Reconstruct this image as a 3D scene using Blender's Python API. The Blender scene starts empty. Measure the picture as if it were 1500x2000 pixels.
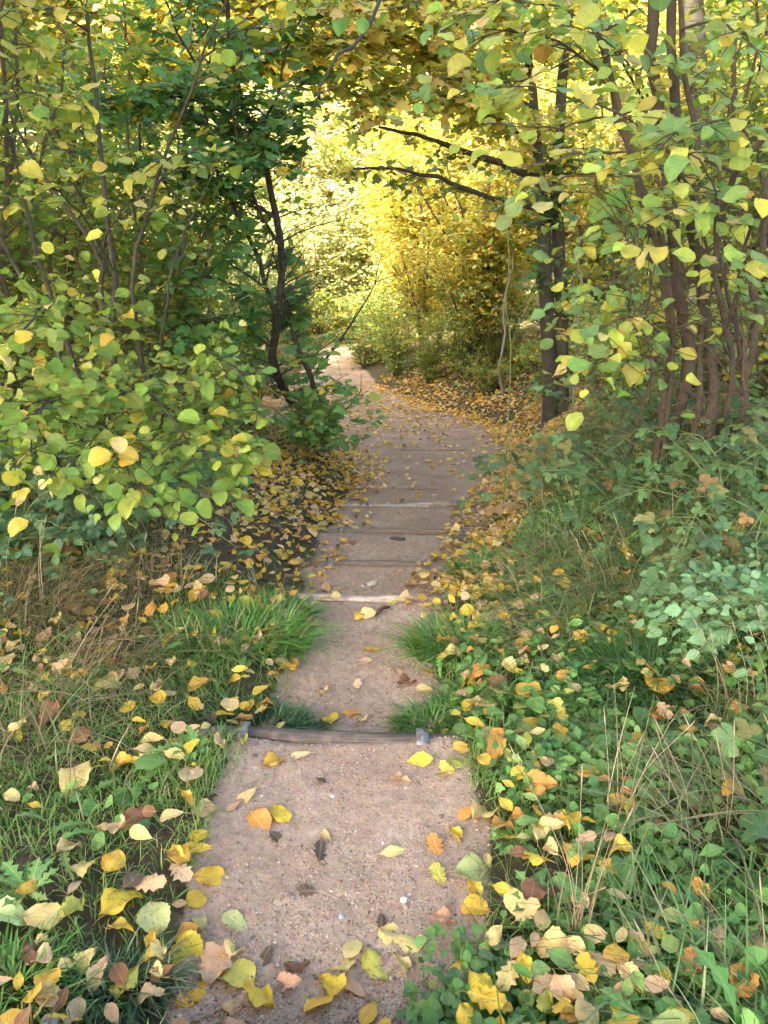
import bpy, math
import numpy as np
R = math.radians
scene = bpy.context.scene
# ---------------------------------------------------------------- camera, world, sun
PITCH = R(22.0); CAM = np.array([0.0, 0.0, 1.5])
cd = bpy.data.cameras.new('camera'); cam = bpy.data.objects.new('camera', cd)
scene.collection.objects.link(cam); scene.camera = cam
cam.location = CAM; cam.rotation_euler = (R(90) - PITCH, 0, 0)
cd.sensor_fit = 'VERTICAL'; cd.sensor_height = 24; cd.sensor_width = 18; cd.lens = 18.0
cd.clip_start = 0.05; cd.clip_end = 900
SUN_EL = R(40); SUN_AZ = R(-142)          # azimuth from +Y, negative = to the left of the view
world = bpy.data.worlds.new('World'); scene.world = world; world.use_nodes = True
wn = world.node_tree.nodes; wl = world.node_tree.links
bg = wn.get('Background') or wn.new('ShaderNodeBackground')
sky = wn.new('ShaderNodeTexSky'); sky.sky_type = 'NISHITA'; sky.sun_disc = False
sky.sun_elevation = SUN_EL; sky.sun_rotation = SUN_AZ; sky.air_density = 1.0; sky.dust_density = 3.0; sky.ozone_density = 0.6
wl.new(sky.outputs[0], bg.inputs[0]); bg.inputs[1].default_value = 0.15
sd = bpy.data.lights.new('sun', 'SUN'); sun = bpy.data.objects.new('sun', sd); scene.collection.objects.link(sun)
sd.energy = 2.8; sd.angle = R(0.6); sd.color = (1.0, 0.93, 0.80)
sun.rotation_euler = (R(90) - SUN_EL, 0, math.pi - SUN_AZ)
scene.view_settings.view_transform = 'Standard'; scene.view_settings.look = 'None'
scene.view_settings.gamma = 1.0; scene.view_settings.exposure = 3.2
try:
    scene.view_settings.use_white_balance = True
    scene.view_settings.white_balance_temperature = 6900
    scene.view_settings.white_balance_tint = 9
except Exception: pass
scene.render.engine = 'CYCLES'
scene.cycles.max_bounces = 6; scene.cycles.diffuse_bounces = 3; scene.cycles.transmission_bounces = 5
scene.render.resolution_x = 768; scene.render.resolution_y = 1024

FWD = np.array([0, math.cos(PITCH), -math.sin(PITCH)]); UPV = np.array([0, math.sin(PITCH), math.cos(PITCH)])
def P(px, py, d):                                   # photo pixel + depth -> world point
    return CAM + d * (FWD + np.array([1., 0, 0]) * ((px - 750) / 1500) + UPV * ((1000 - py) / 1500))
def project(p):
    q = np.asarray(p) - CAM; d = q @ FWD; dd = np.maximum(d, 1e-3)
    return 750 + 1500 * q[..., 0] / dd, 1000 - 1500 * (q @ UPV) / dd, d

# ---------------------------------------------------------------- helpers
C = scene.collection.objects
def link(o): C.link(o); return o
def tag(o, label=None, cat=None, group=None, kind=None):
    if label: o['label'] = label
    if cat: o['category'] = cat
    if group: o['group'] = group
    if kind: o['kind'] = kind
    return o
def empty(name, loc, label, cat, group=None):
    o = bpy.data.objects.new(name, None); o.location = loc; link(o); o.empty_display_size = .1
    return tag(o, label, cat, group)
_h = np.random.RandomState(5).rand(256, 256)
def vnoise(x, y, s=1.0):
    x = np.asarray(x, float) * s + 531.3; y = np.asarray(y, float) * s + 217.7
    xi = np.floor(x).astype(int); yi = np.floor(y).astype(int); fx = x - xi; fy = y - yi
    fx = fx * fx * (3 - 2 * fx); fy = fy * fy * (3 - 2 * fy)
    g = lambda a, b: _h[(xi + a) % 256, (yi + b) % 256]
    return (g(0, 0) * (1 - fx) + g(1, 0) * fx) * (1 - fy) + (g(0, 1) * (1 - fx) + g(1, 1) * fx) * fy
def fbm(x, y, s=1.0, o=4):
    r = 0; a = .5
    for i in range(o): r = r + a * vnoise(x + 17 * i, y - 9 * i, s * 2 ** i); a *= .5
    return r
def smooth(a, b, x): t = np.clip((x - a) / (b - a), 0, 1); return t * t * (3 - 2 * t)
def nrm(v): return v / np.maximum(np.linalg.norm(v, axis=-1, keepdims=True), 1e-9)

class Acc:                                          # collects vertices, faces and point attributes of ONE mesh
    def __init__(s): s.v = []; s.f3 = []; s.f4 = []; s.c = []; s.u = []; s.n = 0
    def add(s, v, f, col=None, uv=None):
        v = np.asarray(v, float).reshape(-1, 3); f = np.asarray(f, int)
        if len(f) == 0: return
        (s.f4 if f.shape[1] == 4 else s.f3).append(f + s.n)
        s.v.append(v); n = len(v)
        s.c.append(np.tile([1., 1, 1, 1], (n, 1)) if col is None else np.broadcast_to(col, (n, 4)))
        s.u.append(np.zeros((n, 2)) if uv is None else np.broadcast_to(uv, (n, 2)))
        s.n += n
    def mesh(s, name, smooth_=True):
        me = bpy.data.meshes.new(name); v = np.concatenate(s.v)
        f3 = np.concatenate(s.f3) if s.f3 else np.zeros((0, 3), int); f4 = np.concatenate(s.f4) if s.f4 else np.zeros((0, 4), int)
        me.vertices.add(len(v)); me.vertices.foreach_set('co', v.astype(np.float32).ravel())
        nl = f3.size + f4.size; me.loops.add(nl); me.polygons.add(len(f3) + len(f4))
        me.loops.foreach_set('vertex_index', np.concatenate([f3.ravel(), f4.ravel()]).astype(np.int32))
        st = np.concatenate([np.arange(len(f3)) * 3, f3.size + np.arange(len(f4)) * 4]).astype(np.int32)
        me.polygons.foreach_set('loop_start', st)
        me.update(calc_edges=True); me.validate()
        if smooth_: me.polygons.foreach_set('use_smooth', np.ones(len(me.polygons), bool))
        if len(me.vertices) == len(v):
            a = me.attributes.new('col', 'FLOAT_COLOR', 'POINT'); a.data.foreach_set('color', np.concatenate(s.c).astype(np.float32).ravel())
            a = me.attributes.new('luv', 'FLOAT2', 'POINT'); a.data.foreach_set('vector', np.concatenate(s.u).astype(np.float32).ravel())
        return me
    def obj(s, name, mat, parent=None, sm=True, origin=None):
        if origin is not None:
            s.v = [a - np.asarray(origin) for a in s.v]
        o = bpy.data.objects.new(name, s.mesh(name, sm)); link(o); o.data.materials.append(mat)
        if parent: o.parent = parent
        elif origin is not None: o.location = origin
        return o

# ---------------------------------------------------------------- materials
def newmat(name):
    m = bpy.data.materials.new(name); m.use_nodes = True; nt = m.node_tree; nt.nodes.clear()
    return m, nt
class NT:
    def __init__(s, nt): s.nt = nt
    def n(s, t, **k):
        o = s.nt.nodes.new('ShaderNode' + t)
        for a, b in k.items():
            if a.startswith('i_'):
                key = a[2:]; key = int(key) if key.isdigit() else key
                if hasattr(b, 'is_linked') or isinstance(b, bpy.types.NodeSocket): s.nt.links.new(b, o.inputs[key])
                else: o.inputs[key].default_value = b
            else: setattr(o, a, b)
        return o
    def l(s, a, b): s.nt.links.new(a, b)
    def math(s, op, a, b=0.0, c=0.0, clamp=False):
        o = s.nt.nodes.new('ShaderNodeMath'); o.operation = op; o.use_clamp = clamp
        for i, x in enumerate((a, b, c)):
            if isinstance(x, bpy.types.NodeSocket): s.l(x, o.inputs[i])
            else: o.inputs[i].default_value = x
        return o.outputs[0]
    def mix(s, f, a, b, blend='MIX'):
        o = s.nt.nodes.new('ShaderNodeMix'); o.data_type = 'RGBA'; o.blend_type = blend
        for i, x in ((0, f), (6, a), (7, b)):
            if isinstance(x, bpy.types.NodeSocket): s.l(x, o.inputs[i])
            else: o.inputs[i].default_value = x if i == 0 else (*x, 1) if len(x) == 3 else x
        return o.outputs[2]
    def ramp(s, f, p0, p1, c0=(0, 0, 0), c1=(1, 1, 1)):
        o = s.nt.nodes.new('ShaderNodeValToRGB'); s.l(f, o.inputs[0]); e = o.color_ramp.elements
        e[0].position = p0; e[1].position = p1; e[0].color = (*c0, 1); e[1].color = (*c1, 1)
        return o.outputs[0]
    def noise(s, vec, scale, detail=4, rough=.6, dim='3D', out=0):
        o = s.nt.nodes.new('ShaderNodeTexNoise'); o.inputs['Scale'].default_value = scale; o.inputs['Detail'].default_value = detail
        o.inputs['Roughness'].default_value = rough
        if vec is not None: s.l(vec, o.inputs['Vector'])
        return o.outputs[out]

def leaf_material(name, trans, spot, rough=.5, vein=.35):
    m, nt = newmat(name); t = NT(nt)
    a = t.n('Attribute', attribute_name='col'); u = t.n('Attribute', attribute_name='luv')
    sep = t.n('SeparateXYZ'); t.l(u.outputs['Vector'], sep.inputs[0]); U, V = sep.outputs[0], sep.outputs[1]
    au = t.math('ABSOLUTE', U)
    mid = t.math('SUBTRACT', 1.0, t.math('MULTIPLY', au, 26.0), clamp=True)
    wv = t.math('SINE', t.math('MULTIPLY', t.math('SUBTRACT', V, t.math('MULTIPLY', au, .9)), 52.0))
    side = t.math('MULTIPLY', t.math('POWER', t.math('MAXIMUM', wv, 0.0), 8.0), .7)
    vn = t.math('MAXIMUM', mid, side)
    vec = t.n('CombineXYZ'); t.l(U, vec.inputs[0]); t.l(V, vec.inputs[1]); t.l(t.math('MULTIPLY', a.outputs['Alpha'], 57.0), vec.inputs[2])
    nz = t.noise(vec.outputs[0], 3.0, 5, .65); nz2 = t.noise(vec.outputs[0], 11.0, 3, .6)
    base = t.mix(t.math('MULTIPLY', vn, vein), a.outputs['Color'], t.mix(.5, a.outputs['Color'], (.75, .72, .35)))
    base = t.mix(t.ramp(nz, .3, .75), base, t.mix(1.0, base, (.72, .74, .7), 'MULTIPLY'))
    sp = t.math('MULTIPLY', t.ramp(nz2, .60, .68), spot)
    base = t.mix(sp, base, t.mix(.75, base, (.16, .07, .03)))
    rim = t.math('MULTIPLY', t.ramp(t.math('ADD', t.math('MULTIPLY', t.math('ABSOLUTE', t.math('SUBTRACT', V, .5)), 1.2), t.math('MULTIPLY', nz, .75)), .82, 1.0), spot * .8)
    base = t.mix(rim, base, t.mix(.6, base, (.30, .13, .04)))
    b = t.n('Bump'); b.inputs['Strength'].default_value = .35; b.inputs['Distance'].default_value = .004
    t.l(t.math('ADD', t.math('MULTIPLY', vn, -.6), t.math('MULTIPLY', nz, .8)), b.inputs['Height'])
    p = t.n('BsdfPrincipled'); t.l(base, p.inputs['Base Color']); p.inputs['Roughness'].default_value = rough
    p.inputs['Specular IOR Level'].default_value = .35; t.l(b.outputs[0], p.inputs['Normal'])
    tr = t.n('BsdfTranslucent'); t.l(t.mix(1.0, base, (1.25, 1.2, .75), 'MULTIPLY'), tr.inputs[0]); t.l(b.outputs[0], tr.inputs['Normal'])
    mx = t.n('MixShader'); mx.inputs[0].default_value = trans; t.l(p.outputs[0], mx.inputs[1]); t.l(tr.outputs[0], mx.inputs[2])
    o = t.n('OutputMaterial'); t.l(mx.outputs[0], o.inputs[0]); return m
M_LEAF = leaf_material('leaf', .42, .55, .5, .5)
M_FALL = leaf_material('fallen_leaf', .18, .75, .55, .5)
M_BLADE = leaf_material('grass_blade', .35, .1, .5, 0.0)

def bark_material(name, c0, c1, green=0.0):
    m, nt = newmat(name); t = NT(nt); g = t.n('NewGeometry')
    mp = t.n('Mapping'); mp.inputs['Scale'].default_value = (1, 1, .35); t.l(g.outputs['Position'], mp.inputs[0])
    n1 = t.noise(mp.outputs[0], 150, 6, .75); n2 = t.noise(g.outputs['Position'], 14, 5, .7)
    c = t.mix(t.ramp(n1, .35, .68), c0, c1)
    if green: c = t.mix(t.math('MULTIPLY', t.ramp(n2, .45, .62), green), c, (.10, .13, .05))
    b = t.n('Bump'); b.inputs['Strength'].default_value = .8; b.inputs['Distance'].default_value = .008; t.l(n1, b.inputs['Height'])
    p = t.n('BsdfPrincipled'); t.l(c, p.inputs['Base Color']); p.inputs['Roughness'].default_value = .85; t.l(b.outputs[0], p.inputs['Normal'])
    o = t.n('OutputMaterial'); t.l(p.outputs[0], o.inputs[0]); return m
M_BARK = bark_material('bark_brown', (.05, .03, .02), (.20, .125, .085), .35)
M_BARKR = bark_material('bark_hazel', (.03, .018, .012), (.14, .082, .055), .3)
M_BARKD = bark_material('bark_dark', (.02, .014, .01), (.085, .058, .042), .3)
M_BARKG = bark_material('bark_grey', (.09, .075, .055), (.32, .27, .21), .35)
M_STEMG = bark_material('stem_green', (.10, .14, .04), (.22, .26, .09))

def ground_material():
    m, nt = newmat('soil'); t = NT(nt); g = t.n('NewGeometry'); pos = g.outputs['Position']
    a = t.n('Attribute', attribute_name='col'); sc = t.n('SeparateColor'); t.l(a.outputs['Color'], sc.inputs[0])
    pm = sc.outputs[0]; dry = sc.outputs[1]; path_shade = sc.outputs[2]
    n1 = t.noise(pos, 3.2, 5, .6); n2 = t.noise(pos, 38, 5, .7); n3 = t.noise(pos, 160, 3, .6)
    vo = t.n('TexVoronoi'); vo.inputs['Scale'].default_value = 130; t.l(pos, vo.inputs['Vector'])
    vo2 = t.n('TexVoronoi'); vo2.inputs['Scale'].default_value = 62; t.l(pos, vo2.inputs['Vector'])
    path = t.mix(t.ramp(n1, .35, .65), (.45, .30, .21), (.585, .425, .31))
    path = t.mix(t.ramp(n2, .35, .7), path, t.mix(1.0, path, (.60, .56, .54), 'MULTIPLY'))
    st = t.mix(.55, path, t.mix(1.0, vo.outputs['Color'], (.5, .42, .36), 'MULTIPLY'))
    grav = t.ramp(t.noise(pos, 2.3, 3, .6), .25, .6)
    path = t.mix(t.math('MULTIPLY', t.math('MULTIPLY', grav, t.ramp(vo.outputs['Distance'], .55, .3)), .6), path, st)
    blot = t.ramp(t.noise(pos, 6.5, 6, .75), .58, .70)
    path = t.mix(t.math('MULTIPLY', blot, .55), path, (.12, .075, .055))
    path = t.mix(t.math('MULTIPLY', path_shade, .30), path, t.mix(1.0, path, (.52, .44, .38), 'MULTIPLY'))  # shade painted into the path colour as a darker tint
    soil = t.mix(t.ramp(n2, .3, .7), (.045, .03, .02), (.13, .088, .055))
    soil = t.mix(t.math('MULTIPLY', t.ramp(n1, .45, .6), .5), soil, (.06, .085, .025))
    dryc = t.mix(t.ramp(t.noise(pos, 1.6, 6, .75), .4, .6), (.34, .28, .15), (.22, .25, .08))
    soil = t.mix(dry, soil, dryc)
    edge = t.math('ADD', pm, t.math('MULTIPLY', t.math('SUBTRACT', n2, .5), .9))
    col = t.mix(t.ramp(edge, .38, .58), soil, path)
    h = t.math('ADD', t.math('MULTIPLY', n2, .5), t.math('ADD', t.math('MULTIPLY', n3, .18), t.math('MULTIPLY', t.ramp(vo.outputs['Distance'], .5, .1), t.math('MULTIPLY', grav, .28))))
    b = t.n('Bump'); b.inputs['Strength'].default_value = .9; b.inputs['Distance'].default_value = .012; t.l(h, b.inputs['Height'])
    p = t.n('BsdfPrincipled'); t.l(col, p.inputs['Base Color']); p.inputs['Roughness'].default_value = .9
    p.inputs['Specular IOR Level'].default_value = .25; t.l(b.outputs[0], p.inputs['Normal'])
    o = t.n('OutputMaterial'); t.l(p.outputs[0], o.inputs[0]); return m
M_SOIL = ground_material()
def stone_material():
    m, nt = newmat('pebble'); t = NT(nt); g = t.n('NewGeometry'); a = t.n('Attribute', attribute_name='col')
    n = t.noise(g.outputs['Position'], 220, 3, .6)
    c = t.mix(t.ramp(n, .35, .7), a.outputs['Color'], t.mix(1.0, a.outputs['Color'], (.65, .62, .6), 'MULTIPLY'))
    p = t.n('BsdfPrincipled'); t.l(c, p.inputs['Base Color']); p.inputs['Roughness'].default_value = .7
    o = t.n('OutputMaterial'); t.l(p.outputs[0], o.inputs[0]); return m
M_STONE = stone_material()
def wood_material():
    m, nt = newmat('weathered_log'); t = NT(nt); tc = t.n('TexCoord'); a = t.n('Attribute', attribute_name='col')
    mp = t.n('Mapping'); mp.inputs['Scale'].default_value = (.05, 1, 1); t.l(tc.outputs['Object'], mp.inputs[0])
    n1 = t.noise(mp.outputs[0], 120, 6, .7); n2 = t.noise(tc.outputs['Object'], 14, 4, .6)
    c = t.mix(t.ramp(n1, .35, .65), t.mix(1.0, a.outputs['Color'], (.45, .42, .4), 'MULTIPLY'), a.outputs['Color'])
    c = t.mix(t.math('MULTIPLY', t.ramp(n2, .5, .62), .6), c, (.23, .16, .12))
    b = t.n('Bump'); b.inputs['Strength'].default_value = 1; b.inputs['Distance'].default_value = .006; t.l(n1, b.inputs['Height'])
    p = t.n('BsdfPrincipled'); t.l(c, p.inputs['Base Color']); p.inputs['Roughness'].default_value = .8; t.l(b.outputs[0], p.inputs['Normal'])
    o = t.n('OutputMaterial'); t.l(p.outputs[0], o.inputs[0]); return m
M_WOOD = wood_material()
def metal_material():
    m, nt = newmat('galvanised_strap'); t = NT(nt); g = t.n('NewGeometry')
    n = t.noise(g.outputs['Position'], 45, 5, .7)
    p = t.n('BsdfPrincipled'); t.l(t.mix(t.ramp(n, .45, .65), (.27, .26, .26), (.12, .08, .06)), p.inputs['Base Color'])
    p.inputs['Metallic'].default_value = .45; p.inputs['Roughness'].default_value = .5
    o = t.n('OutputMaterial'); t.l(p.outputs[0], o.inputs[0]); return m
M_METAL = metal_material()

# ---------------------------------------------------------------- terrain
# log steps: distance from camera, height of the top, left end x, right end x
LOGY = np.array([.895, 1.90, 3.09, 3.80, 4.62, 5.50, 6.30, 7.10, 7.95, 8.95, 9.9, 11.0])
LOGZ = np.array([.11, 0.0, -.17, -.34, -.50, -.66, -.82, -.98, -1.14, -1.30, -1.45, -1.60])
LOGL = np.array([-.75, -.66, -.40, -.62, -.50, -.48, -.42, -.22, -.2, -.15, -.3, -.5])
LOGR = np.array([.35, .36, .40, .56, .85, .90, 1.0, 1.15, 1.25, 1.4, 1.5, 1.5])
NATY = np.array([-30, -2, .93, 12.5, 15.5, 19, 23, 28, 40, 60, 110, 400]); NATZ = np.array([1.2, .5, .07, -1.72, -1.9, -2.05, -2.0, -1.0, 3.5, 9.5, 22, 60])
EY = np.array([-3, .9, 1.5, 1.9, 2.5, 3.1, 3.8, 4.6, 5.5, 7.1, 8.95, 11, 12.5, 13.6, 15, 17, 19, 22, 30])
EL = np.array([-.45, -.42, -.47, -.45, -.38, -.36, -.46, -.40, -.38, -.22, -.45, -1.0, -1.9, -2.6, -2.4, -1.75, -1.5, -2.2, -4])
ER = np.array([.15, .15, .27, .22, .18, .27, .40, .66, .84, 1.25, 1.70, 1.75, 1.0, .45, -.1, -.45, -.75, -1.2, -3])
BRY = np.array([-3, 1, 2, 3, 4.5, 6, 9, 12, 15, 18, 24]); BRA = np.array([.05, .05, .15, .38, .7, .8, .72, .6, .6, .3, 0])
BLY = np.array([-3, 1, 2, 3, 4, 5.5, 7, 10, 13, 18]); BLA = np.array([.02, .03, .12, .34, .50, .42, .28, .15, .1, 0])
def edges(y): return np.interp(y, EY, EL), np.interp(y, EY, ER)
def step_profile(y):
    z = np.interp(y, NATY, NATZ)
    for i in range(len(LOGY)):
        y0 = LOGY[i]; z0 = LOGZ[i]
        y1 = LOGY[i + 1] if i + 1 < len(LOGY) else 12.6; z1 = LOGZ[i + 1] if i + 1 < len(LOGY) else -1.72
        foot = z1 + .018 + (z0 - z1) * float(np.interp(i, [3, 5, 8], [0, .35, .7]))
        seg = (y >= y0) & (y < y1); t = (y - y0)
        wr = .05 if i < 6 else .20
        zz = np.where(t < wr, z0 + (foot - z0) * (t / wr), foot + (z1 - foot) * np.clip((t - wr) / (y1 - y0 - wr), 0, 1))
        z = np.where(seg, zz, z)
    z = np.where(y < LOGY[0], .11 + (LOGY[0] - y) * .03, z)
    return z
def height(x, y):
    x = np.asarray(x, float); y = np.asarray(y, float)
    l, r = edges(y); nat = np.interp(y, NATY, NATZ); st = step_profile(y)
    k = np.minimum(smooth(-.32, -.05, x - l), smooth(.32, .05, x - r))
    z = nat * (1 - k) + st * k
    sr = np.maximum(x - r - .05, 0); sl = np.maximum(l - .05 - x, 0)
    z = z + np.interp(y, BRY, BRA) * (1 - np.exp(-sr / .85)) + .10 * np.minimum(sr, 25) * smooth(3, 9, y)
    z = z + np.interp(y, BLY, BLA) * (1 - np.exp(-sl / .7)) + .05 * np.minimum(sl, 25) * smooth(3, 9, y)
    rough = (fbm(x, y, 1.3) - .5) * .22 * np.clip((sr + sl) * 1.2, 0, 1) + (fbm(x, y, 7, 3) - .45) * .05 * np.clip((sr + sl) * 3, .0, 1)
    z = z + rough + (fbm(x, y, 5, 3) - .45) * .030 + (fbm(x, y, 26, 2) - .4) * .007
    mid = (l + r) / 2; hw = (r - l) / 2
    z = z - .018 * np.clip(1 - ((x - mid) / hw) ** 2, 0, 1) * smooth(14, 10, y)
    z = z + (fbm(x, y, .07, 3) - .45) * 5 * smooth(26, 50, y)
    return z
def pathmask(x, y):
    l, r = edges(y); w = .05 + .012 * y
    m = np.minimum(smooth(-w, w, x - l), smooth(w, -w, x - r)) * smooth(22, 19, y)
    n = (fbm(x, y, 4, 3) - .45) * .8
    return np.clip(m + n * (m > 0.02) * (m < .98), 0, 1)
def gz(x, y): return float(height(np.array([x]), np.array([y]))[0])
def at(px, py):                                      # where the ray through a photo pixel meets the ground
    d = FWD + np.array([1., 0, 0]) * ((px - 750) / 1500) + UPV * ((1000 - py) / 1500)
    t = np.concatenate([np.arange(.6, 8, .006), np.arange(8, 60, .05)]); p = CAM + t[:, None] * d
    h = height(p[:, 0], p[:, 1]); i = int(np.argmax(p[:, 2] < h)); return np.array([p[i, 0], p[i, 1], h[i]])

def axis(lo, hi, f):
    a = [lo]
    while a[-1] < hi: a.append(a[-1] + f(a[-1]))
    return np.array(a)
gy = np.concatenate([np.linspace(-60, -1, 24)[:-1], axis(-1, 420, lambda y: .016 + .0075 * max(y - .6, 0) + (.2 if y < .3 else 0) + max(0, y - 18) * .05)])
xp = axis(0, 420, lambda x: .016 + .0 * x + max(0, x - 1.0) * .05)
gx = np.concatenate([-xp[::-1][:-1], xp])
X, Y = np.meshgrid(gx, gy); Z = height(X, Y)
nx, ny = len(gx), len(gy); idx = np.arange(nx * ny).reshape(ny, nx)
quads = np.stack([idx[:-1, :-1], idx[:-1, 1:], idx[1:, 1:], idx[1:, :-1]], -1).reshape(-1, 4)
V = np.stack([X, Y, Z], -1).reshape(-1, 3); pm = pathmask(X, Y).ravel()
dry = (smooth(17, 22, Y)).ravel()
path_shade = (smooth(3.2, 6.0, Y) * smooth(14.5, 11.5, Y) * (.55 + .7 * fbm(X, Y, 1.1))).ravel()  # mask of the shade painted on the path along the farther steps
colr = np.stack([pm, dry, np.clip(path_shade, 0, 1), np.ones_like(pm)], -1)
fm = pm[quads].mean(1) > .5
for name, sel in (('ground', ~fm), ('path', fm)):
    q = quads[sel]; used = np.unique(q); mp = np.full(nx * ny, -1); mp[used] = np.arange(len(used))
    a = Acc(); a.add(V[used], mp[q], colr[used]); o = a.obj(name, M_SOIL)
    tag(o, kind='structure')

# ---------------------------------------------------------------- shape builders
def tube_arrays(pts, rad, sides=6, wob=0.0, rng=None):
    pts = np.asarray(pts, float); n = len(pts); T = np.gradient(pts, axis=0); T = nrm(T)
    ref = np.array([0.31, 0.95, 0.12]) if abs(T[0] @ np.array([.31, .95, .12])) < .9 else np.array([1., 0, 0])
    A = nrm(np.cross(T, ref)); B = np.cross(T, A); th = np.linspace(0, 2 * np.pi, sides, endpoint=False)
    rr = np.asarray(rad, float)[:, None] * (1 + (wob * (rng.rand(n, sides) - .5) if rng is not None else 0))
    v = pts[:, None, :] + rr[..., None] * (np.cos(th)[None, :, None] * A[:, None, :] + np.sin(th)[None, :, None] * B[:, None, :])
    i = np.arange(n - 1)[:, None] * sides; j = np.arange(sides)[None, :]; k = (j + 1) % sides
    f = np.stack([i + j, i + k, i + sides + k, i + sides + j], -1).reshape(-1, 4)
    return v.reshape(-1, 3), f
def curve(ctrl, n=14, rng=None, wig=0.0):            # Catmull-Rom through control points
    c = np.asarray(ctrl, float)
    if len(c) == 2: c = np.stack([c[0], c.mean(0), c[1]])
    e = np.concatenate([[2 * c[0] - c[1]], c, [2 * c[-1] - c[-2]]]); m = len(c) - 1
    t = np.linspace(0, m - 1e-6, n); i = t.astype(int); f = (t - i)[:, None]
    p0, p1, p2, p3 = e[i], e[i + 1], e[i + 2], e[i + 3]
    p = .5 * (2 * p1 + (p2 - p0) * f + (2 * p0 - 5 * p1 + 4 * p2 - p3) * f ** 2 + (3 * p1 - p0 - 3 * p2 + p3) * f ** 3)
    if rng is not None and wig: p[1:-1] += rng.normal(0, wig, (n - 2, 3))
    return p
def strip_leaf(width, K=9, cols=2, curl=.15, fold=.15, tip=1.0, base=.9, serr=.05, wave=.03, twist=0., pw=.6, seed=0):
    r = np.random.RandomState(seed); v = np.linspace(0, 1, K); w = width * np.sin(np.pi * v ** base) ** pw; w[0] = .02; w[-1] = .004
    w = w * (1 + serr * (-1) ** np.arange(K)); us = np.linspace(-1, 1, 2 * cols + 1)
    x = w[:, None] * us; y = np.repeat(v[:, None], len(us), 1).copy()
    y[0] -= .05 * np.abs(us); y = y + .06 * np.abs(us) * np.sin(np.pi * v)[:, None]
    z = fold * np.abs(x) - curl * (y - .3) ** 2 * np.sign(y - .3) + wave * np.sin(us * 5 + v[:, None] * 9 + r.rand() * 6) * np.abs(us) + twist * x * (y - .3)
    vt = np.stack([x, y, z], -1).reshape(-1, 3); c = len(us); i = np.arange(K - 1)[:, None] * c; j = np.arange(c - 1)[None, :]
    f = np.stack([i + j, i + j + 1, i + c + j + 1, i + c + j], -1).reshape(-1, 4)
    return vt, f, vt[:, :2].copy()
def fan_leaf(half, seed=0, cup=.12):
    r = np.random.RandomState(seed); h = np.array(half); o = np.concatenate([h, (h[1:-1] * [-1, 1])[::-1]])
    z = cup * (np.linalg.norm(o - [0, .4], axis=1)) ** 1.5 * r.choice([-1, 1]) * .8 + r.normal(0, .03, len(o))
    v = np.concatenate([[[0, .4, 0]], np.column_stack([o, z])]); n = len(o)
    f = np.array([[0, 1 + (i + 1) % n, 1 + i] for i in range(n)]); return v, f[:, ::-1], v[:, :2].copy()
MAPLE = [(0, 0), (.2, -.04), (.46, .06), (.34, .2), (.36, .28), (.60, .42), (.54, .58), (.30, .54), (.24, .62), (.22, .84), (0, 1.02)]
OAK = [(0, 0), (.10, .1), (.2, .18), (.14, .3), (.30, .42), (.2, .52), (.34, .66), (.2, .74), (.2, .9), (0, 1)]
IVY = [(0, 0), (.25, -.06), (.45, .1), (.38, .32), (.42, .5), (.2, .62), (.1, .85), (0, 1)]
T_HAZEL = [strip_leaf(.46, 15, 2, c, f, 1, .92, .035, .04, tw, .55, i) for i, (c, f, tw) in enumerate([(.2, .12, 0), (.4, .3, .3), (-.2, .2, -.4), (.7, .4, .1), (.2, -.2, .3), (.5, .6, -.2)])]
T_HAZELS = [strip_leaf(.43, 6, 1, c, f, 2, .95, .0, .03, tw, .5, i) for i, (c, f, tw) in enumerate([(.2, .15, 0), (.4, .2, .3), (-.15, .1, -.3)])]
T_DEAD = [strip_leaf(w_, 13, 2, c, f, 1, .95, se, wv, tw, .6, 20 + i) for i, (w_, c, f, se, wv, tw) in enumerate([(.42, .7, .5, .05, .10, .5), (.36, -.6, .4, .08, .14, -.6), (.40, .3, -.6, .05, .12, .2), (.30, .9, .7, .06, .10, .8), (.44, .15, .15, .04, .06, 0), (.38, -.3, -.4, .1, .12, .4), (.44, .3, .25, .03, .05, -.2)])]
T_MAPLE = [fan_leaf(MAPLE, i, .15) for i in range(4)]
T_OAK = [fan_leaf(OAK, i, .3) for i in range(3)]
T_IVY = [fan_leaf(IVY, i, .12) for i in range(3)]
T_OVAL = [strip_leaf(.27, 11, 2, c, f, 1, 1.0, .04, .03, tw, .8, i) for i, (c, f, tw) in enumerate([(.2, .2, 0), (.5, .25, .4), (-.2, .2, -.3)])]
T_TINY = [strip_leaf(.36, 4, 1, c, f, 1, 1.0, 0, 0, 0, .7, i)[:3] for i, (c, f) in enumerate([(.2, .2), (.5, -.2), (-.3, .2)])]
T_FAR = [(np.array([[0, 0, 0], [.4, .45, .12], [.0, 1, -.12], [-.4, .5, .1]]), np.array([[0, 1, 2, 3]]), np.array([[0, 0], [.4, .45], [0, 1], [-.4, .5.real]]))]
def dandelion():
    v = np.linspace(0, 1, 12); w = .13 * np.sin(np.pi * (v * .92 + .05)) ** .6 * np.where(np.arange(12) % 2, 1.25, .45) * (0.35 + v); w[-1] = .01
    x = w[:, None] * np.array([-1, 0, 1]); y = np.repeat(v[:, None], 3, 1); z = .25 * np.abs(x) + .28 * np.sin(v * 2.4)[:, None]
    vt = np.stack([x, y, z], -1).reshape(-1, 3); i = np.arange(11)[:, None] * 3; j = np.arange(2)[None, :]
    return vt, np.stack([i + j, i + j + 1, i + 4 + j, i + 3 + j], -1).reshape(-1, 4), vt[:, :2].copy()
T_DAND = [dandelion()]

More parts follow.
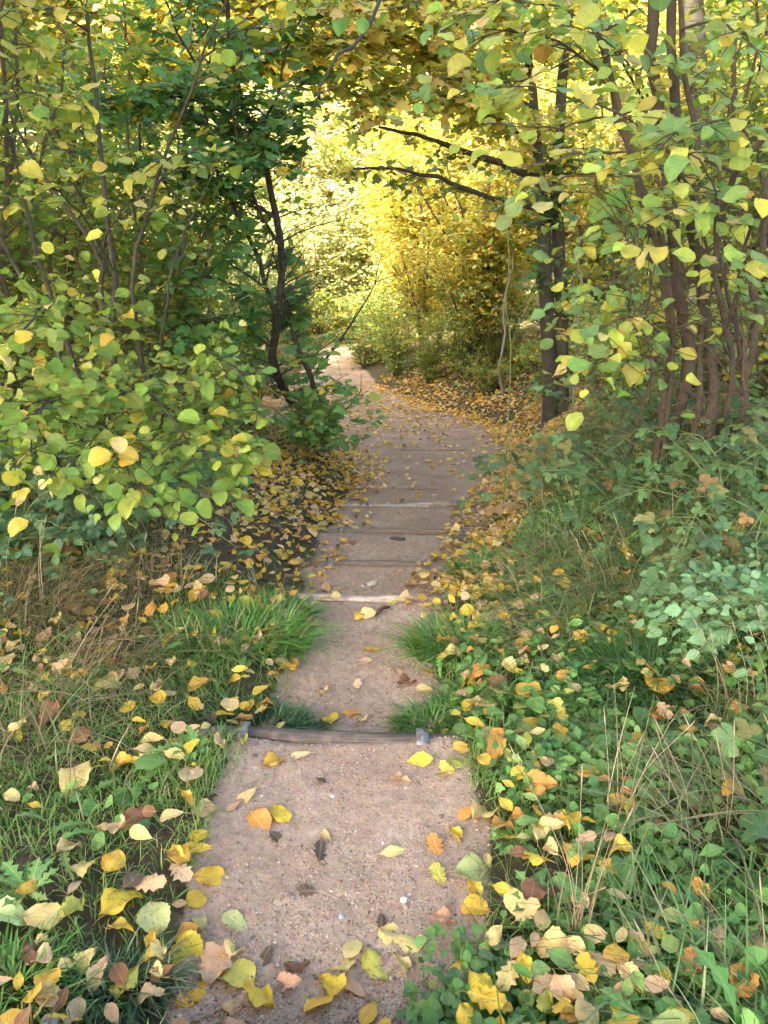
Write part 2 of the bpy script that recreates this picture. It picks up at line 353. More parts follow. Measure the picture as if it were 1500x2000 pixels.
YEL = (.74, .50, .05); PALE = (.78, .60, .24); LIME = (.42, .48, .07); YGR = (.26, .36, .06); GRN = (.12, .24, .045); DGR = (.045, .125, .035)
BLG = (.10, .21, .115); ORA = (.66, .30, .06); BRN = (.24, .11, .05); TAN = (.58, .38, .20); DBR = (.08, .035, .02); GOLD = (.70, .38, .04)
def pick(rng, pal, n, jit=.16):
    w = np.array([p[0] for p in pal], float); c = np.array([p[1] for p in pal]); i = rng.choice(len(pal), n, p=w / w.sum()); k = c[i]
    j = (np.arange(n) + 1 + rng.randint(0, 3, n)) % n if n > 1 else np.array([0]); k = k * .82 + k[j] * .18
    k = k * (1 + rng.normal(0, jit, (n, 1))) * (1 + rng.normal(0, jit * .35, (n, 3)))
    return np.column_stack([np.clip(k, .01, .92), rng.rand(n)])
def put_leaves(acc, rng, temps, pos, dirs, norms, size, cols):
    n = len(pos)
    if n == 0: return
    y = nrm(dirs); x = nrm(np.cross(y, norms)); z = np.cross(x, y)
    which = rng.randint(0, len(temps), n)
    asp = 1 + rng.normal(0, .08, n)
    for k, (tv, tf, tu) in enumerate(temps):
        s = np.where(which == k)[0]
        if len(s) == 0: continue
        sz = size[s][:, None, None]
        v = pos[s][:, None, :] + sz * (tv[None, :, 0:1] * asp[s][:, None, None] * x[s][:, None, :] + tv[None, :, 1:2] * y[s][:, None, :] + tv[None, :, 2:3] * z[s][:, None, :])
        f = tf[None] + (np.arange(len(s)) * len(tv))[:, None, None]
        acc.add(v.reshape(-1, 3), f.reshape(-1, tf.shape[1]), np.repeat(cols[s], len(tv), 0), np.tile(tu, (len(s), 1)))
CAMH = nrm(np.array([0, -1., .9]))
def grow(rng, wood, leaf, stems, temps, pal, per_m=6, tl=.5, tl_sd=.3, nsub=3, sub_l=.22, gap=.045, size=.08, t0=.15, up=.25, droop=.25,
         face=.35, tw_r=.004, spread=1.0, bias=(0, 0, 0), leafy=1.0, wood_min=0.0, keep=None, sides=4, tilt=.5):
    """side twigs with leaves along the stems (lists of (points, radii))"""
    pos = []; dirs = []; bias = np.array(bias, float)
    for pts, rad in stems:
        seg = np.linalg.norm(np.diff(pts, axis=0), axis=1); L = seg.sum(); cum = np.concatenate([[0], np.cumsum(seg)]) / L
        n = rng.poisson(per_m * L * (1 - t0)) + 1
        ts = t0 + (1 - t0) * rng.rand(n) ** .85
        ts[0] = .995
        for t in ts:
            p = np.array([np.interp(t, cum, pts[:, k]) for k in range(3)]); i = min(int(np.searchsorted(cum, t)), len(pts) - 1); tan = nrm(pts[i] - pts[i - 1])
            a = rng.rand() * 2 * np.pi; d = nrm(tan * .55 + spread * np.array([math.cos(a), math.sin(a), 0]) + np.array([0, 0, up]) + bias + rng.normal(0, .15, 3))
            l = max(.08, tl * (1 - .45 * t) * math.exp(rng.normal(0, tl_sd)))
            m = 5; s = np.linspace(0, 1, m)[:, None]; side = rng.normal(0, .12, 3)
            tp = p + l * (s * d + s ** 2 * (side + np.array([0, 0, -droop])))
            r0 = min(tw_r * (.5 + l / max(tl, .1)), rad[i] * .7 + .0008)
            if r0 > wood_min: v, f = tube_arrays(tp, r0 * (1 - .75 * s[:, 0]), sides); wood.add(v, f)
            tips = [(tp, l)]
            for q in range(nsub):
                u = .25 + .7 * rng.rand(); b = tp[0] * (1 - u) + tp[-1] * u; b = np.array([np.interp(u, s[:, 0], tp[:, k]) for k in range(3)])
                dd = nrm(d * .8 + rng.normal(0, .6, 3) * np.array([1, 1, .6]) + np.array([0, 0, .05])); ll = sub_l * (.6 + .8 * rng.rand())
                sp = b + ll * (s * dd + s ** 2 * np.array([0, 0, -droop * .8]))
                if r0 * .5 > wood_min: v, f = tube_arrays(sp[::2], r0 * .45 * (1 - .6 * s[::2, 0]), 3); wood.add(v, f)
                tips.append((sp, ll))
            for tq, ll in tips:
                k = max(1, int(ll / gap)); u = (np.arange(k) + rng.rand()) / k; u = .12 + .88 * np.clip(u, 0, 1)
                pp = np.stack([np.interp(u, s[:, 0], tq[:, c]) for c in range(3)], -1); tg = nrm(tq[-1] - tq[0])
                sd = nrm(np.cross(tg, [0, 0, 1.])) * ((-1) ** np.arange(k))[:, None]
                pos.append(pp); dirs.append(tg * .55 + sd * .8 + rng.normal(0, .3, (k, 3)) + np.array([0, 0, -.15]))
    pos = np.concatenate(pos); dirs = nrm(np.concatenate(dirs))
    if leafy < 1: s = rng.rand(len(pos)) < leafy; pos, dirs = pos[s], dirs[s]
    if keep is not None: s = keep(pos); pos, dirs = pos[s], dirs[s]
    n = len(pos); norms = np.array([0, 0, 1.]) + face * CAMH + rng.normal(0, tilt, (n, 3))
    sz = size * np.clip(np.exp(rng.normal(-.04, .32, n)), .4, 1.45); pos = pos + dirs * sz[:, None] * .22
    put_leaves(leaf, rng, temps, pos, dirs, norms, sz, pick(rng, pal, n))
    return n
def mkstem(ctrl, r0, r1, rng, n=14, wig=.006):
    p = curve(ctrl, n, rng, wig); return p, np.linspace(r0, r1, len(p))
def plant(name, label, cat, base, stems, rng, temps, pal, bark=M_BARK, leafmat=M_LEAF, group=None, stem_name='stem', foliage='foliage', extra=None, shift=True, **kw):
    root = empty(name, base, label, cat, group); base = np.asarray(base, float)
    for pts, rad in stems:
        a = Acc(); v, f = tube_arrays(pts - base, rad, 8 if rad[0] > .01 else 5, .18, rng); a.add(v, f); a.obj(stem_name, bark, root)
    w = Acc(); l = Acc(); grow(rng, w, l, stems, temps, pal, **kw)
    if extra: extra(w, l)
    if w.n:
        w.v = [a - base for a in w.v]; w.obj('twigs', bark, root)
    l.v = [a - base for a in l.v]; l.obj(foliage, leafmat, root)
    return root
def copy_tree(o, parent=None):
    c = o.copy(); link(c)
    if parent: c.parent = parent
    for ch in list(o.children): copy_tree(ch, c)
    return c
def blades(acc, rng, root, L, w, pal, lean=.35, bend=.6, az=None, S=4, jit=.15):
    n = len(root); L = np.asarray(L) * np.ones(n); a = rng.rand(n) * 2 * np.pi if az is None else az
    h = np.stack([np.cos(a), np.sin(a), np.zeros(n)], -1); sd = np.stack([-np.sin(a), np.cos(a), np.zeros(n)], -1)
    ln = lean * rng.rand(n); bd = bend * (.3 + rng.rand(n)); cols = pick(rng, pal, n, jit); ww = w * (.6 + .8 * rng.rand(n)); vs = []
    for i in range(S + 1):
        t = i / S; c = root + L[:, None] * (h * (ln * t + bd * t * t)[:, None] + np.array([0, 0, 1.]) * (t - .55 * bd * t * t)[:, None])
        wd = (ww * (1 - t ** 1.6) + .0003)[:, None]; vs += [c - sd * wd, c + sd * wd]
    v = np.stack(vs, 1); m = 2 * (S + 1); f = np.array([[2 * i, 2 * i + 1, 2 * i + 3, 2 * i + 2] for i in range(S)])
    acc.add(v.reshape(-1, 3), (f[None] + (np.arange(n) * m)[:, None, None]).reshape(-1, 4), np.repeat(cols, m, 0), np.tile([[.2, .5]], (n * m, 1)))
# ---------------------------------------------------------------- log steps
STEPL = ['nearest edge of the path at the photo foot, mostly hidden by grass', 'dark weathered nearest full log step, metal strap near its right end',
         'pale worn log step, second one across the path, beyond the tuft of grass', 'third log step with metal straps at both ends, yellow leaves heaped at its right',
         'fourth log step, thin pale line beside a round dark patch', 'fifth log step with a bright worn top and a strap at its right',
         'sixth log step, strap showing near its left end', 'seventh log step, low and half buried in brown soil', 'eighth log step, dark and strewn with leaves',
         'ninth log step, faint ridge in shaded soil', 'tenth log step, thin ridge far down the path', 'last log step before the path levels out']
STEPL[0] = 'low log step at the bottom left corner, grey strap on it, grass over the rest'
STRAPS = {0: [-.61], 1: [-.43, .117], 2: [.30], 3: [-.29, .36], 4: [-.28, .5], 5: [.55], 6: [-.05], 7: [.14], 8: [.9]}
PALEW = {0: .55, 1: .62, 2: 1.5, 3: .8, 4: 1.15, 5: 1.5}
for i in range(len(LOGY)):
    rng = np.random.RandomState(40 + i)
    y, z = LOGY[i], LOGZ[i]; x0, x1 = LOGL[i], LOGR[i]
    if i < 6 and i > 1: x0 -= .12; x1 += .1
    tilt = {1: -.045, 2: -.03, 5: .05}.get(i, rng.uniform(-.02, .02)); root = empty('log_step', (0, y, z), STEPL[i], 'log step', 'log steps down the path')
    m = 26; s = np.linspace(0, 1, m); x = x0 + (x1 - x0) * s; pr = []
    k = 12; th = np.linspace(0, 2 * np.pi, k, endpoint=False)
    a = Acc(); vs = []
    yo = (.004 if i == 1 else .010) * np.sin(s * 5 + i) + tilt * (s - .5); zo = (.002 if i == 1 else .006) * np.sin(s * 4 + 2 * i) + (-.004 if i < 2 else .004 if i < 6 else -.010) - .05 * smooth(.14, 0, s) - .05 * smooth(.86, 1, s)
    if i >= 3: zo = zo - .020 * smooth(.42, .62, vnoise(x * 2.6 + i * 7.3, x * 0 + i)) * (1 if i > 5 else .6)
    for q in range(m):
        r1 = np.sign(np.cos(th)) * np.abs(np.cos(th)) ** .35 * (.024 if i < 6 else .016); r2 = np.sign(np.sin(th)) * np.abs(np.sin(th)) ** .35 * .05
        jt = 1 + .06 * (rng.rand(k) - .5) + (.10 * (vnoise(x[q] * 9 + 40, np.arange(k) * 1.0 + 3 * i, 1) - .5))
        vs.append(np.stack([np.full(k, x[q]), .022 + yo[q] + r1 * jt, zo[q] - .05 + r2 * jt], -1))
    v = np.concatenate(vs); ii = np.arange(m - 1)[:, None] * k; jj = np.arange(k)[None]; kk = (jj + 1) % k
    f = np.stack([ii + jj, ii + kk, ii + k + kk, ii + k + jj], -1).reshape(-1, 4)
    pl = PALEW.get(i, .9); b = np.array([.34, .24, .18]) * min(pl, 1) if pl < 1.2 else np.array([.66, .53, .43])
    if i == 1: b = np.array([.15, .115, .095])
    # worn pale middle where feet tread
    wear = np.repeat(smooth(.0, .15, s) * smooth(.75, .6, s), k)[:, None] if pl > 1.1 else np.zeros((m * k, 1))
    cc = np.column_stack([b * wear + np.array([.26, .19, .145]) * (1 - wear) if pl > 1.1 else np.tile(b, (m * k, 1)), np.ones(m * k)])
    a.add(v, f, cc)
    for e in (0, m - 1):
        c = v[e * k:(e + 1) * k].mean(0); a.add(np.vstack([c, v[e * k:(e + 1) * k]]), np.array([[0, 1 + j, 1 + (j + 1) % k] for j in range(k)]), cc[0])
    a.obj('log', M_WOOD, root)
    for sx in STRAPS.get(i, []):
        a = Acc(); w = .019 if sx > -.4 else .014; top = np.interp(sx, x, zo) + .003; yc = .022 + np.interp(sx, x, yo)
        prof = [(-.040, -.012), (-.034, .001), (-.02, .0035), (0, .005), (.03, .004), (.043, -.01), (.047, -.05), (.047, -.11)]
        pr = np.array([[yc + u, top + h] for u, h in prof]); n = len(pr); t = .0035; vv = []
        for dx in (-w, w):
            for d in (0, -t): vv.append(np.column_stack([np.full(n, sx + dx), pr[:, 0], pr[:, 1] + d]))
        vv = np.concatenate(vv); A, B, Cc, D = 0, n, 2 * n, 3 * n; ff = []
        for j in range(n - 1):
            ff += [[A + j, Cc + j, Cc + j + 1, A + j + 1], [B + j, B + j + 1, D + j + 1, D + j], [A + j, A + j + 1, B + j + 1, B + j], [Cc + j, D + j, D + j + 1, Cc + j + 1]]
        ff += [[A, B, D, Cc], [A + n - 1, Cc + n - 1, D + n - 1, B + n - 1]]
        a.add(vv, np.array(ff)); st = a.obj('strap', M_METAL, root, False)
        bt = Acc(); th6 = np.linspace(0, 2 * np.pi, 8, endpoint=False); c = np.array([sx, yc - .012, top + .004])
        ring = lambda r, h: c + np.column_stack([r * np.cos(th6), r * np.sin(th6), np.full(8, h)])
        bv = np.vstack([ring(.0065, 0), ring(.006, .004), c + [0, 0, .0055]])
        bt.add(bv, np.array([[j, (j + 1) % 8, 8 + (j + 1) % 8, 8 + j] for j in range(8)])); bt.add(bv[8:], np.array([[j, (j + 1) % 8, 8] for j in range(8)]))
        bt.obj('bolt', M_METAL, st)

# ---------------------------------------------------------------- gravel and stones
rng = np.random.RandomState(3)
def stone_mesh(acc, rng, pos, size, cols, flat=.6):
    th = np.linspace(0, 2 * np.pi, 6, endpoint=False); n = len(pos); base = []
    for r, h in ((.95, -.3), (1, .15), (.62, .6)): base.append(np.column_stack([r * np.cos(th), r * np.sin(th), np.full(6, h)]))
    b = np.vstack(base + [[[0, 0, .72]]]); f = [[6 * l + j, 6 * l + (j + 1) % 6, 6 * l + 6 + (j + 1) % 6, 6 * l + 6 + j] for l in (0, 1) for j in range(6)]
    ft = [[12 + j, 12 + (j + 1) % 6, 18] for j in range(6)]
    bb = b[None] * (1 + rng.normal(0, .14, (n, 19, 1))); a = rng.rand(n) * 6.28; e = rng.uniform(.6, 1, n)
    x = bb[..., 0]; y = bb[..., 1] * e[:, None]; X = x * np.cos(a)[:, None] - y * np.sin(a)[:, None]; Y = x * np.sin(a)[:, None] + y * np.cos(a)[:, None]
    v = np.stack([X, Y, bb[..., 2] * flat], -1) * size[:, None, None] + pos[:, None, :]
    o = np.arange(n)[:, None, None] * 19; cc = np.repeat(cols, 19, 0)
    acc.add(v.reshape(-1, 3), (np.array(f)[None] + o).reshape(-1, 4), cc)
    acc.f3.append((np.array(ft)[None] + o).reshape(-1, 3) + acc.n - n * 19)
def on_ground(xy, dz=0.0): return np.column_stack([xy, height(xy[:, 0], xy[:, 1]) + dz])
n = 120000; yy = .92 + 7.5 * rng.rand(n) ** 2.0; l, r = edges(yy); xx = l - .05 + (r - l + .1) * rng.rand(n)
keepm = (pathmask(xx, yy) > .5) & (fbm(xx, yy, 2.6, 3) + .60 * rng.rand(n) > .66)
xy = np.column_stack([xx, yy])[keepm]; n = len(xy); sz = np.clip(rng.lognormal(-6.15, .42, n), .0013, .0085)
SP = [(6, (.42, .29, .215)), (3, (.27, .18, .13)), (1.6, (.58, .46, .36)), (.7, (.34, .31, .30)), (.8, (.15, .10, .085)), (.07, (.8, .76, .7)), (1, (.48, .25, .16))]
a = Acc(); stone_mesh(a, rng, on_ground(xy, .0003), sz, pick(rng, SP, n, .1)); tag(a.obj('gravel', M_STONE, sm=False), kind='stuff')
for (px, py, s, c, lab, cat) in [(788, 1758, .010, (.85, .83, .8), 'small white pebble lying on the near gravel tread right of centre', 'pebble'), (650, 1556, .008, (.5, .5, .52), 'small bluish grey pebble on the near gravel tread', 'pebble'),
                        (667, 1791, .009, (.42, .44, .46), 'round grey pebble in the middle of the near gravel tread', 'pebble'), (727, 1141, .032, (.55, .48, .42), 'pale flat stone set in the tread before the pale second log step', 'stone'),
                        (777, 1053, .058, (.10, .06, .05), 'round dark brown stone pressed flat into the path below the fourth log step', 'stone'), (748, 1648, .006, (.8, .78, .75), 'tiny white pebble near the centre of the near gravel tread', 'pebble')]:
    a = Acc(); p = at(px, py); stone_mesh(a, rng, np.array([[0, 0, 0.]]), np.array([s]), np.array([[*c, .5]]), .55 if s < .05 else .12); o = a.obj('pebble' if s < .02 else 'flat_stone', M_STONE, sm=True); o.location = p; tag(o, lab, cat)
p0, p1 = at(733, 1203), at(762, 1189); a = Acc(); v, f = tube_arrays(curve([p0 + [0, 0, .006], (p0 + p1) / 2 + [0, 0, .02], p1 + [0, 0, .008]], 8), [.004, .008, .009, .009, .008, .008, .006, .003], 6, .4, rng)
v = v - p0; a.add(v, f); o = a.obj('stick', bark_material('stick_bark', (.05, .02, .015), (.17, .07, .05))); o.location = p0; tag(o, 'short dark reddish stick lying on the second gravel tread', 'stick')

# ---------------------------------------------------------------- the near woody plants
def corridor(pos, top=1.9, pad=.1):
    l, r = edges(pos[:, 1]); g = height(pos[:, 0], pos[:, 1])
    return ~((pos[:, 0] > l - pad) & (pos[:, 0] < r + pad) & (pos[:, 2] < g + top))
rng = np.random.RandomState(11)
def S(pts, r0, r1, n=14, wig=.006): return mkstem([P(*p) for p in pts], r0, r1, rng, n, wig)
HZ_PAL = [(6, (.25, .38, .06)), (4, (.17, .31, .055)), (1.5, LIME), (.8, YEL), (.3, PALE)]
base = at(280, 925); base = np.array([-1.42, 4.1, gz(-1.42, 4.1)])
b = base - [0, 0, .04]; B = lambda dx, dy=0: tuple(b + [dx, dy, 0])
def SB(off, pts, r0, r1, n=14): return mkstem([b + np.array([off[0], off[1], 0])] + [P(*p) for p in pts], r0, r1, rng, n, .008)
stems = [SB((0, 0), [(225, 720, 4.2), (222, 530, 4.1), (197, 300, 4.0), (172, 40, 3.9), (160, -150, 3.9)], .021, .006),
         SB((-.06, .03), [(205, 640, 4.25), (190, 500, 4.2), (60, 300, 4.1), (0, 180, 4.0)], .019, .006),
         SB((.05, .0), [(285, 760, 4.1), (262, 540, 4.0), (300, 380, 3.9), (345, 250, 3.8), (400, 110, 3.7), (470, -60, 3.6)], .015, .004),
         SB((-.1, 0), [(150, 780, 4.2), (95, 640, 4.1), (0, 470, 4.0), (-80, 330, 4.0)], .018, .006),
         SB((.1, .05), [(300, 800, 4.3), (320, 640, 4.3), (335, 520, 4.2), (420, 330, 4.2)], .012, .004),
         SB((-.12, .05), [(110, 600, 4.4), (55, 420, 4.4), (20, 260, 4.4), (0, 60, 4.4)], .017, .006),
         SB((.1, -.05), [(330, 770, 3.9), (400, 700, 3.6), (470, 730, 3.3), (505, 800, 3.15)], .009, .003),
         SB((.02, -.1), [(250, 820, 3.7), (270, 760, 3.3), (330, 800, 3.0), (380, 900, 2.85)], .009, .003),
         SB((-.05, -.1), [(170, 860, 3.6), (120, 770, 3.2), (90, 790, 2.8), (60, 880, 2.6)], .010, .003),
         SB((-.1, -.05), [(120, 900, 3.7), (40, 800, 3.3), (-30, 740, 3.0), (-90, 760, 2.8)], .011, .003),
         SB((.0, -.1), [(220, 900, 3.6), (200, 830, 3.2), (220, 860, 2.9), (260, 950, 2.75)], .008, .003),
         SB((.1, -.1), [(350, 860, 3.8), (420, 790, 3.5), (450, 840, 3.25), (440, 900, 3.15)], .007, .0025),
         SB((-.02, 0), [(180, 700, 3.9), (100, 600, 3.4), (50, 640, 3.0), (0, 700, 2.8)], .010, .003)]
ups = [mkstem([P(*q) for q in c], .006, .002, rng, 12, .01) for c in (
    [(195, 300, 4.0), (120, 210, 3.6), (60, 180, 3.3), (-20, 200, 3.1)], [(222, 530, 4.1), (160, 420, 3.7), (90, 360, 3.4), (10, 340, 3.2)], [(300, 380, 3.9), (340, 310, 3.7), (390, 290, 3.6)],
    [(172, 60, 3.9), (100, 20, 3.6), (30, 20, 3.4), (-40, 60, 3.3)], [(400, 110, 3.7), (450, 60, 3.5), (520, 0, 3.4), (600, -20, 3.3)],
    [(60, 300, 4.1), (30, 200, 3.8), (20, 100, 3.6), (60, 20, 3.5)], [(190, 500, 4.2), (230, 420, 3.8), (270, 380, 3.6), (310, 400, 3.4)])]
def arch_leaves(w, l):                               # leaves of the sprays                               # the leafy low sprays
    grow(rng, w, l, stems[6:], T_HAZEL, HZ_PAL, per_m=13, tl=.34, nsub=2, sub_l=.20, gap=.06, size=.051, t0=.2, up=.08, droop=.2, face=.9, tw_r=.0025, tilt=.7, keep=lambda p: p[:, 0] < -.50 - .16 * (p[:, 1] - 3.1))
    grow(rng, w, l, ups, T_HAZEL, [(4, (.70, .60, .10)), (4, LIME), (4, YGR), (2, GRN), (1, PALE)], per_m=9, tl=.28, nsub=1, sub_l=.2, gap=.08, size=.066, t0=.1, up=.0, droop=.25, face=1.2, tw_r=.0022, tilt=.6)
    for pts, rad in ups: v, f = tube_arrays(pts, rad, 5); w.add(v, f)
hz = plant('hazel_shrub', 'many stemmed hazel on the left with round lime green leaves hanging low', 'shrub', base, stems[:], rng, T_HAZEL,
           [(3, (.70, .60, .10)), (3, LIME), (5, YGR), (2, GRN), (1, PALE)], bark=M_BARKD, extra=arch_leaves, per_m=3.4, tl=.5, nsub=2, sub_l=.2, gap=.10, size=.062, t0=.25, up=.1, droop=.3, face=.9, tw_r=.003, keep=lambda p: (p[:, 2] > .75) | (p[:, 0] < -1.2))

# dark green maple left of the path
rng = np.random.RandomState(12)
base = at(618, 872); b = base - [0, 0, .06]; dm = float((base - CAM) @ FWD)
MP = [(5, (.075, .22, .06)), (4, (.11, .29, .075)), (3, (.18, .36, .09)), (1.0, LIME), (.4, YEL)]
stems = [SB((.0, 0), [(598, 835, dm), (563, 780, dm), (533, 700, 7.0), (548, 600, 6.9), (552, 500, 6.8), (532, 380, 6.7), (500, 270, 6.6), (462, 170, 6.5), (445, 60, 6.4), (440, -90, 6.3)], .050, .016, 24),
         SB((.10, .0), [(637, 810, dm), (610, 745, 7.0), (575, 660, 6.9), (558, 580, 6.9)], .030, .020),
         mkstem([P(545, 640, 6.9), P(500, 500, 6.7), P(455, 400, 6.5), P(420, 320, 6.3), P(395, 180, 6.2)], .024, .008, rng),
         mkstem([P(552, 490, 6.8), P(500, 400, 6.5), P(470, 300, 6.3), P(455, 200, 6.1), P(480, 60, 6)], .016, .006, rng),
         mkstem([P(500, 270, 6.6), P(540, 190, 6.5), P(560, 100, 6.4), P(600, 0, 6.3)], .015, .005, rng),
         mkstem([P(470, 200, 6.5), P(380, 120, 6.2), P(330, 20, 6.0), P(300, -60, 6)], .014, .005, rng),
         mkstem([P(540, 430, 6.7), P(450, 360, 6.3), P(360, 330, 5.9), P(290, 320, 5.7)], .013, .004, rng),
         mkstem([P(548, 600, 6.9), P(470, 560, 6.5), P(400, 540, 6.2), P(330, 560, 6.0)], .012, .004, rng),
         mkstem([P(520, 320, 6.7), P(430, 210, 6.4), P(340, 190, 6.1), P(250, 200, 6.0)], .012, .004, rng),
         mkstem([P(540, 690, 7.0), P(480, 640, 6.7), P(430, 620, 6.5), P(350, 640, 6.3)], .010, .004, rng)]
def mkeep(p):
    xt = np.interp(p[:, 2], stems[0][0][:, 2], stems[0][0][:, 0]); yt = np.interp(p[:, 2], stems[0][0][:, 2], stems[0][0][:, 1])
    clear = (np.abs(p[:, 0] - xt * p[:, 1] / yt) > .13) | (p[:, 1] > yt) | (p[:, 2] > 1.75)
    return clear & (p[:, 0] < np.interp(p[:, 2], [-.8, .0, .6, 1.2, 1.8, 2.6], [-.45, -.62, -.72, -.85, -.62, -.1]))
def low_shoots(w, l):
    sh = [mkstem([b + [.1, -.1, 0], P(650, 780, 6.7), P(670, 740, 6.5), P(690, 770, 6.3)], .006, .002, rng), mkstem([b + [.12, 0, 0], P(640, 830, 6.8), P(690, 830, 6.5), P(705, 850, 6.4)], .005, .002, rng),
          mkstem([b + [.0, -.1, 0], P(600, 840, 6.7), P(640, 800, 6.5), P(650, 850, 6.4)], .005, .002, rng), mkstem([b + [.0, -.05, 0], P(590, 780, 6.8), P(620, 700, 6.6), P(640, 660, 6.5)], .006, .002, rng)]
    grow(rng, w, l, sh, T_IVY, MP, per_m=10, tl=.18, nsub=2, sub_l=.12, gap=.05, size=.08, t0=.1, face=.9, droop=.1)
plant('maple_tree', 'dark green leaning field maple with slim forked trunk at the left path edge', 'tree', base, stems, rng, T_MAPLE + T_IVY, MP, bark=M_BARKD, stem_name='limb', extra=low_shoots,
      per_m=13, tl=.6, nsub=3, sub_l=.28, gap=.06, size=.095, t0=.12, up=.15, droop=.15, face=.6, tw_r=.005, keep=mkeep)

# right hazel, near
rng = np.random.RandomState(13)
base = np.array([1.72, 4.2, 0]); base[2] = gz(base[0], base[1]); b = base - [0, 0, .05]
def SC(off, pts, r0, r1, n=16): return mkstem([b + np.array([off * 2.0, rng.uniform(-.18, .18), 0])] + [P(p[0] + off * 420 * max(0, min(p[1] - 420, 300)) / 300, p[1], p[2]) for p in pts], r0 * .88, r1 * 1.0, rng, n, .014)
stems = [SC(-.05, [(1358, 780, 4.2), (1350, 625, 4.1), (1318, 480, 4.05), (1292, 250, 4.0), (1275, 80, 3.95), (1278, -120, 3.9)], .042, .030),
         SC(.03, [(1385, 780, 4.2), (1372, 600, 4.15), (1345, 430, 4.1), (1322, 290, 4.05), (1316, 130, 4.0), (1300, -100, 3.95)], .038, .024),
         SC(-.1, [(1345, 700, 4.1), (1300, 475, 3.9), (1240, 345, 3.8), (1208, 230, 3.75), (1190, 120, 3.7), (1140, -60, 3.7)], .022, .014),
         SC(-.08, [(1340, 640, 4.0), (1255, 370, 3.7), (1195, 150, 3.6), (1150, -10, 3.5), (1120, -140, 3.5)], .016, .011),
         SC(.1, [(1395, 720, 4.1), (1378, 600, 4.0), (1410, 430, 3.8), (1440, 340, 3.6), (1505, 255, 3.4), (1600, 180, 3.3)], .020, .014),
         SC(.12, [(1425, 700, 4.2), (1450, 560, 4.2), (1500, 400, 4.1), (1560, 200, 4.0)], .026, .016),
         SC(.0, [(1370, 700, 4.1), (1362, 420, 4.0), (1345, 200, 3.95), (1330, 0, 3.9), (1330, -100, 3.9)], .020, .012),
         SC(.14, [(1400, 800, 4.3), (1395, 640, 4.3), (1385, 480, 4.3), (1420, 250, 4.3), (1440, 40, 4.3)], .016, .008),
         SC(.2, [(1440, 800, 4.4), (1455, 640, 4.4), (1480, 480, 4.4), (1475, 250, 4.4)], .016, .008),
         SC(-.15, [(1335, 760, 4.1), (1315, 600, 4.0), (1268, 470, 3.9), (1220, 380, 3.8)], .010, .004),
         SC(.08, [(1420, 790, 4.0), (1415, 640, 3.9), (1450, 470, 3.5), (1500, 395, 3.2)], .012, .008)]
arms = [mkstem([P(1155, 0, 3.6), P(1060, -30, 3.3), P(960, 10, 3.1), P(860, 60, 3.0)], .007, .002, rng), mkstem([P(1330, 60, 3.9), P(1400, 40, 3.4), P(1460, 80, 3.1), P(1500, 140, 2.9)], .007, .002, rng),
        mkstem([P(1290, 200, 4.0), P(1180, 230, 3.8), P(1080, 250, 3.6), P(960, 240, 3.5)], .007, .002, rng), mkstem([P(1240, 20, 3.9), P(1120, 110, 3.9), P(1000, 160, 3.9), P(860, 180, 4.0)], .007, .002, rng),
        mkstem([P(1318, 480, 4.05), P(1240, 440, 3.9), P(1150, 440, 3.8), P(1080, 500, 3.7)], .006, .002, rng), mkstem([P(1160, -60, 3.7), P(1020, -60, 3.7), P(880, -20, 3.8), P(740, 20, 3.9)], .007, .002, rng),
        mkstem([P(1440, 340, 3.6), P(1340, 300, 3.3), P(1220, 230, 3.1), P(1090, 180, 3.0), P(980, 170, 3.0)], .008, .002, rng),
        mkstem([P(1385, 500, 3.8), P(1340, 350, 3.3), P(1250, 300, 3.0), P(1130, 300, 2.9), P(1010, 330, 2.9)], .008, .002, rng),
        mkstem([P(1410, 430, 3.8), P(1350, 400, 3.3), P(1290, 420, 2.9), P(1220, 470, 2.8)], .007, .002, rng),
        mkstem([P(1240, 345, 3.8), P(1130, 340, 3.4), P(1080, 360, 3.2), P(1040, 380, 3.1)], .006, .002, rng),
        mkstem([P(1195, 150, 3.6), P(1080, 80, 3.4), P(980, 60, 3.3), P(880, 120, 3.2)], .007, .002, rng),
        mkstem([P(1292, 250, 4.0), P(1200, 100, 3.5), P(1100, 20, 3.2), P(1000, 0, 3.1)], .007, .002, rng),
        mkstem([P(1420, 640, 3.9), P(1440, 560, 3.5), P(1450, 500, 3.2), P(1490, 500, 3.0)], .006, .002, rng),
        mkstem([P(1345, 700, 4.1), P(1250, 620, 3.8), P(1180, 640, 3.6), P(1110, 720, 3.5)], .006, .002, rng),
        mkstem([P(1358, 780, 4.2), P(1270, 700, 3.9), P(1200, 700, 3.7), P(1150, 760, 3.6)], .006, .002, rng),
        mkstem([P(1300, 475, 3.9), P(1220, 540, 3.7), P(1160, 560, 3.6), P(1100, 600, 3.6)], .006, .002, rng),
        mkstem([P(1290, 250, 4.0), P(1240, 140, 3.6), P(1150, 60, 3.2), P(1060, 60, 2.9)], .006, .002, rng),
        mkstem([P(1500, 260, 3.4), P(1420, 240, 3.0), P(1330, 260, 2.8), P(1260, 310, 2.7)], .006, .002, rng),
        mkstem([P(1385, 600, 3.9), P(1400, 420, 3.3), P(1370, 320, 3.0), P(1290, 230, 2.8)], .006, .002, rng)]
RP = [(3.5, (.66, .58, .10)), (4, (.44, .54, .09)), (4, (.24, .42, .10)), (3, (.17, .34, .12)), (.25, ORA), (1, PALE)]
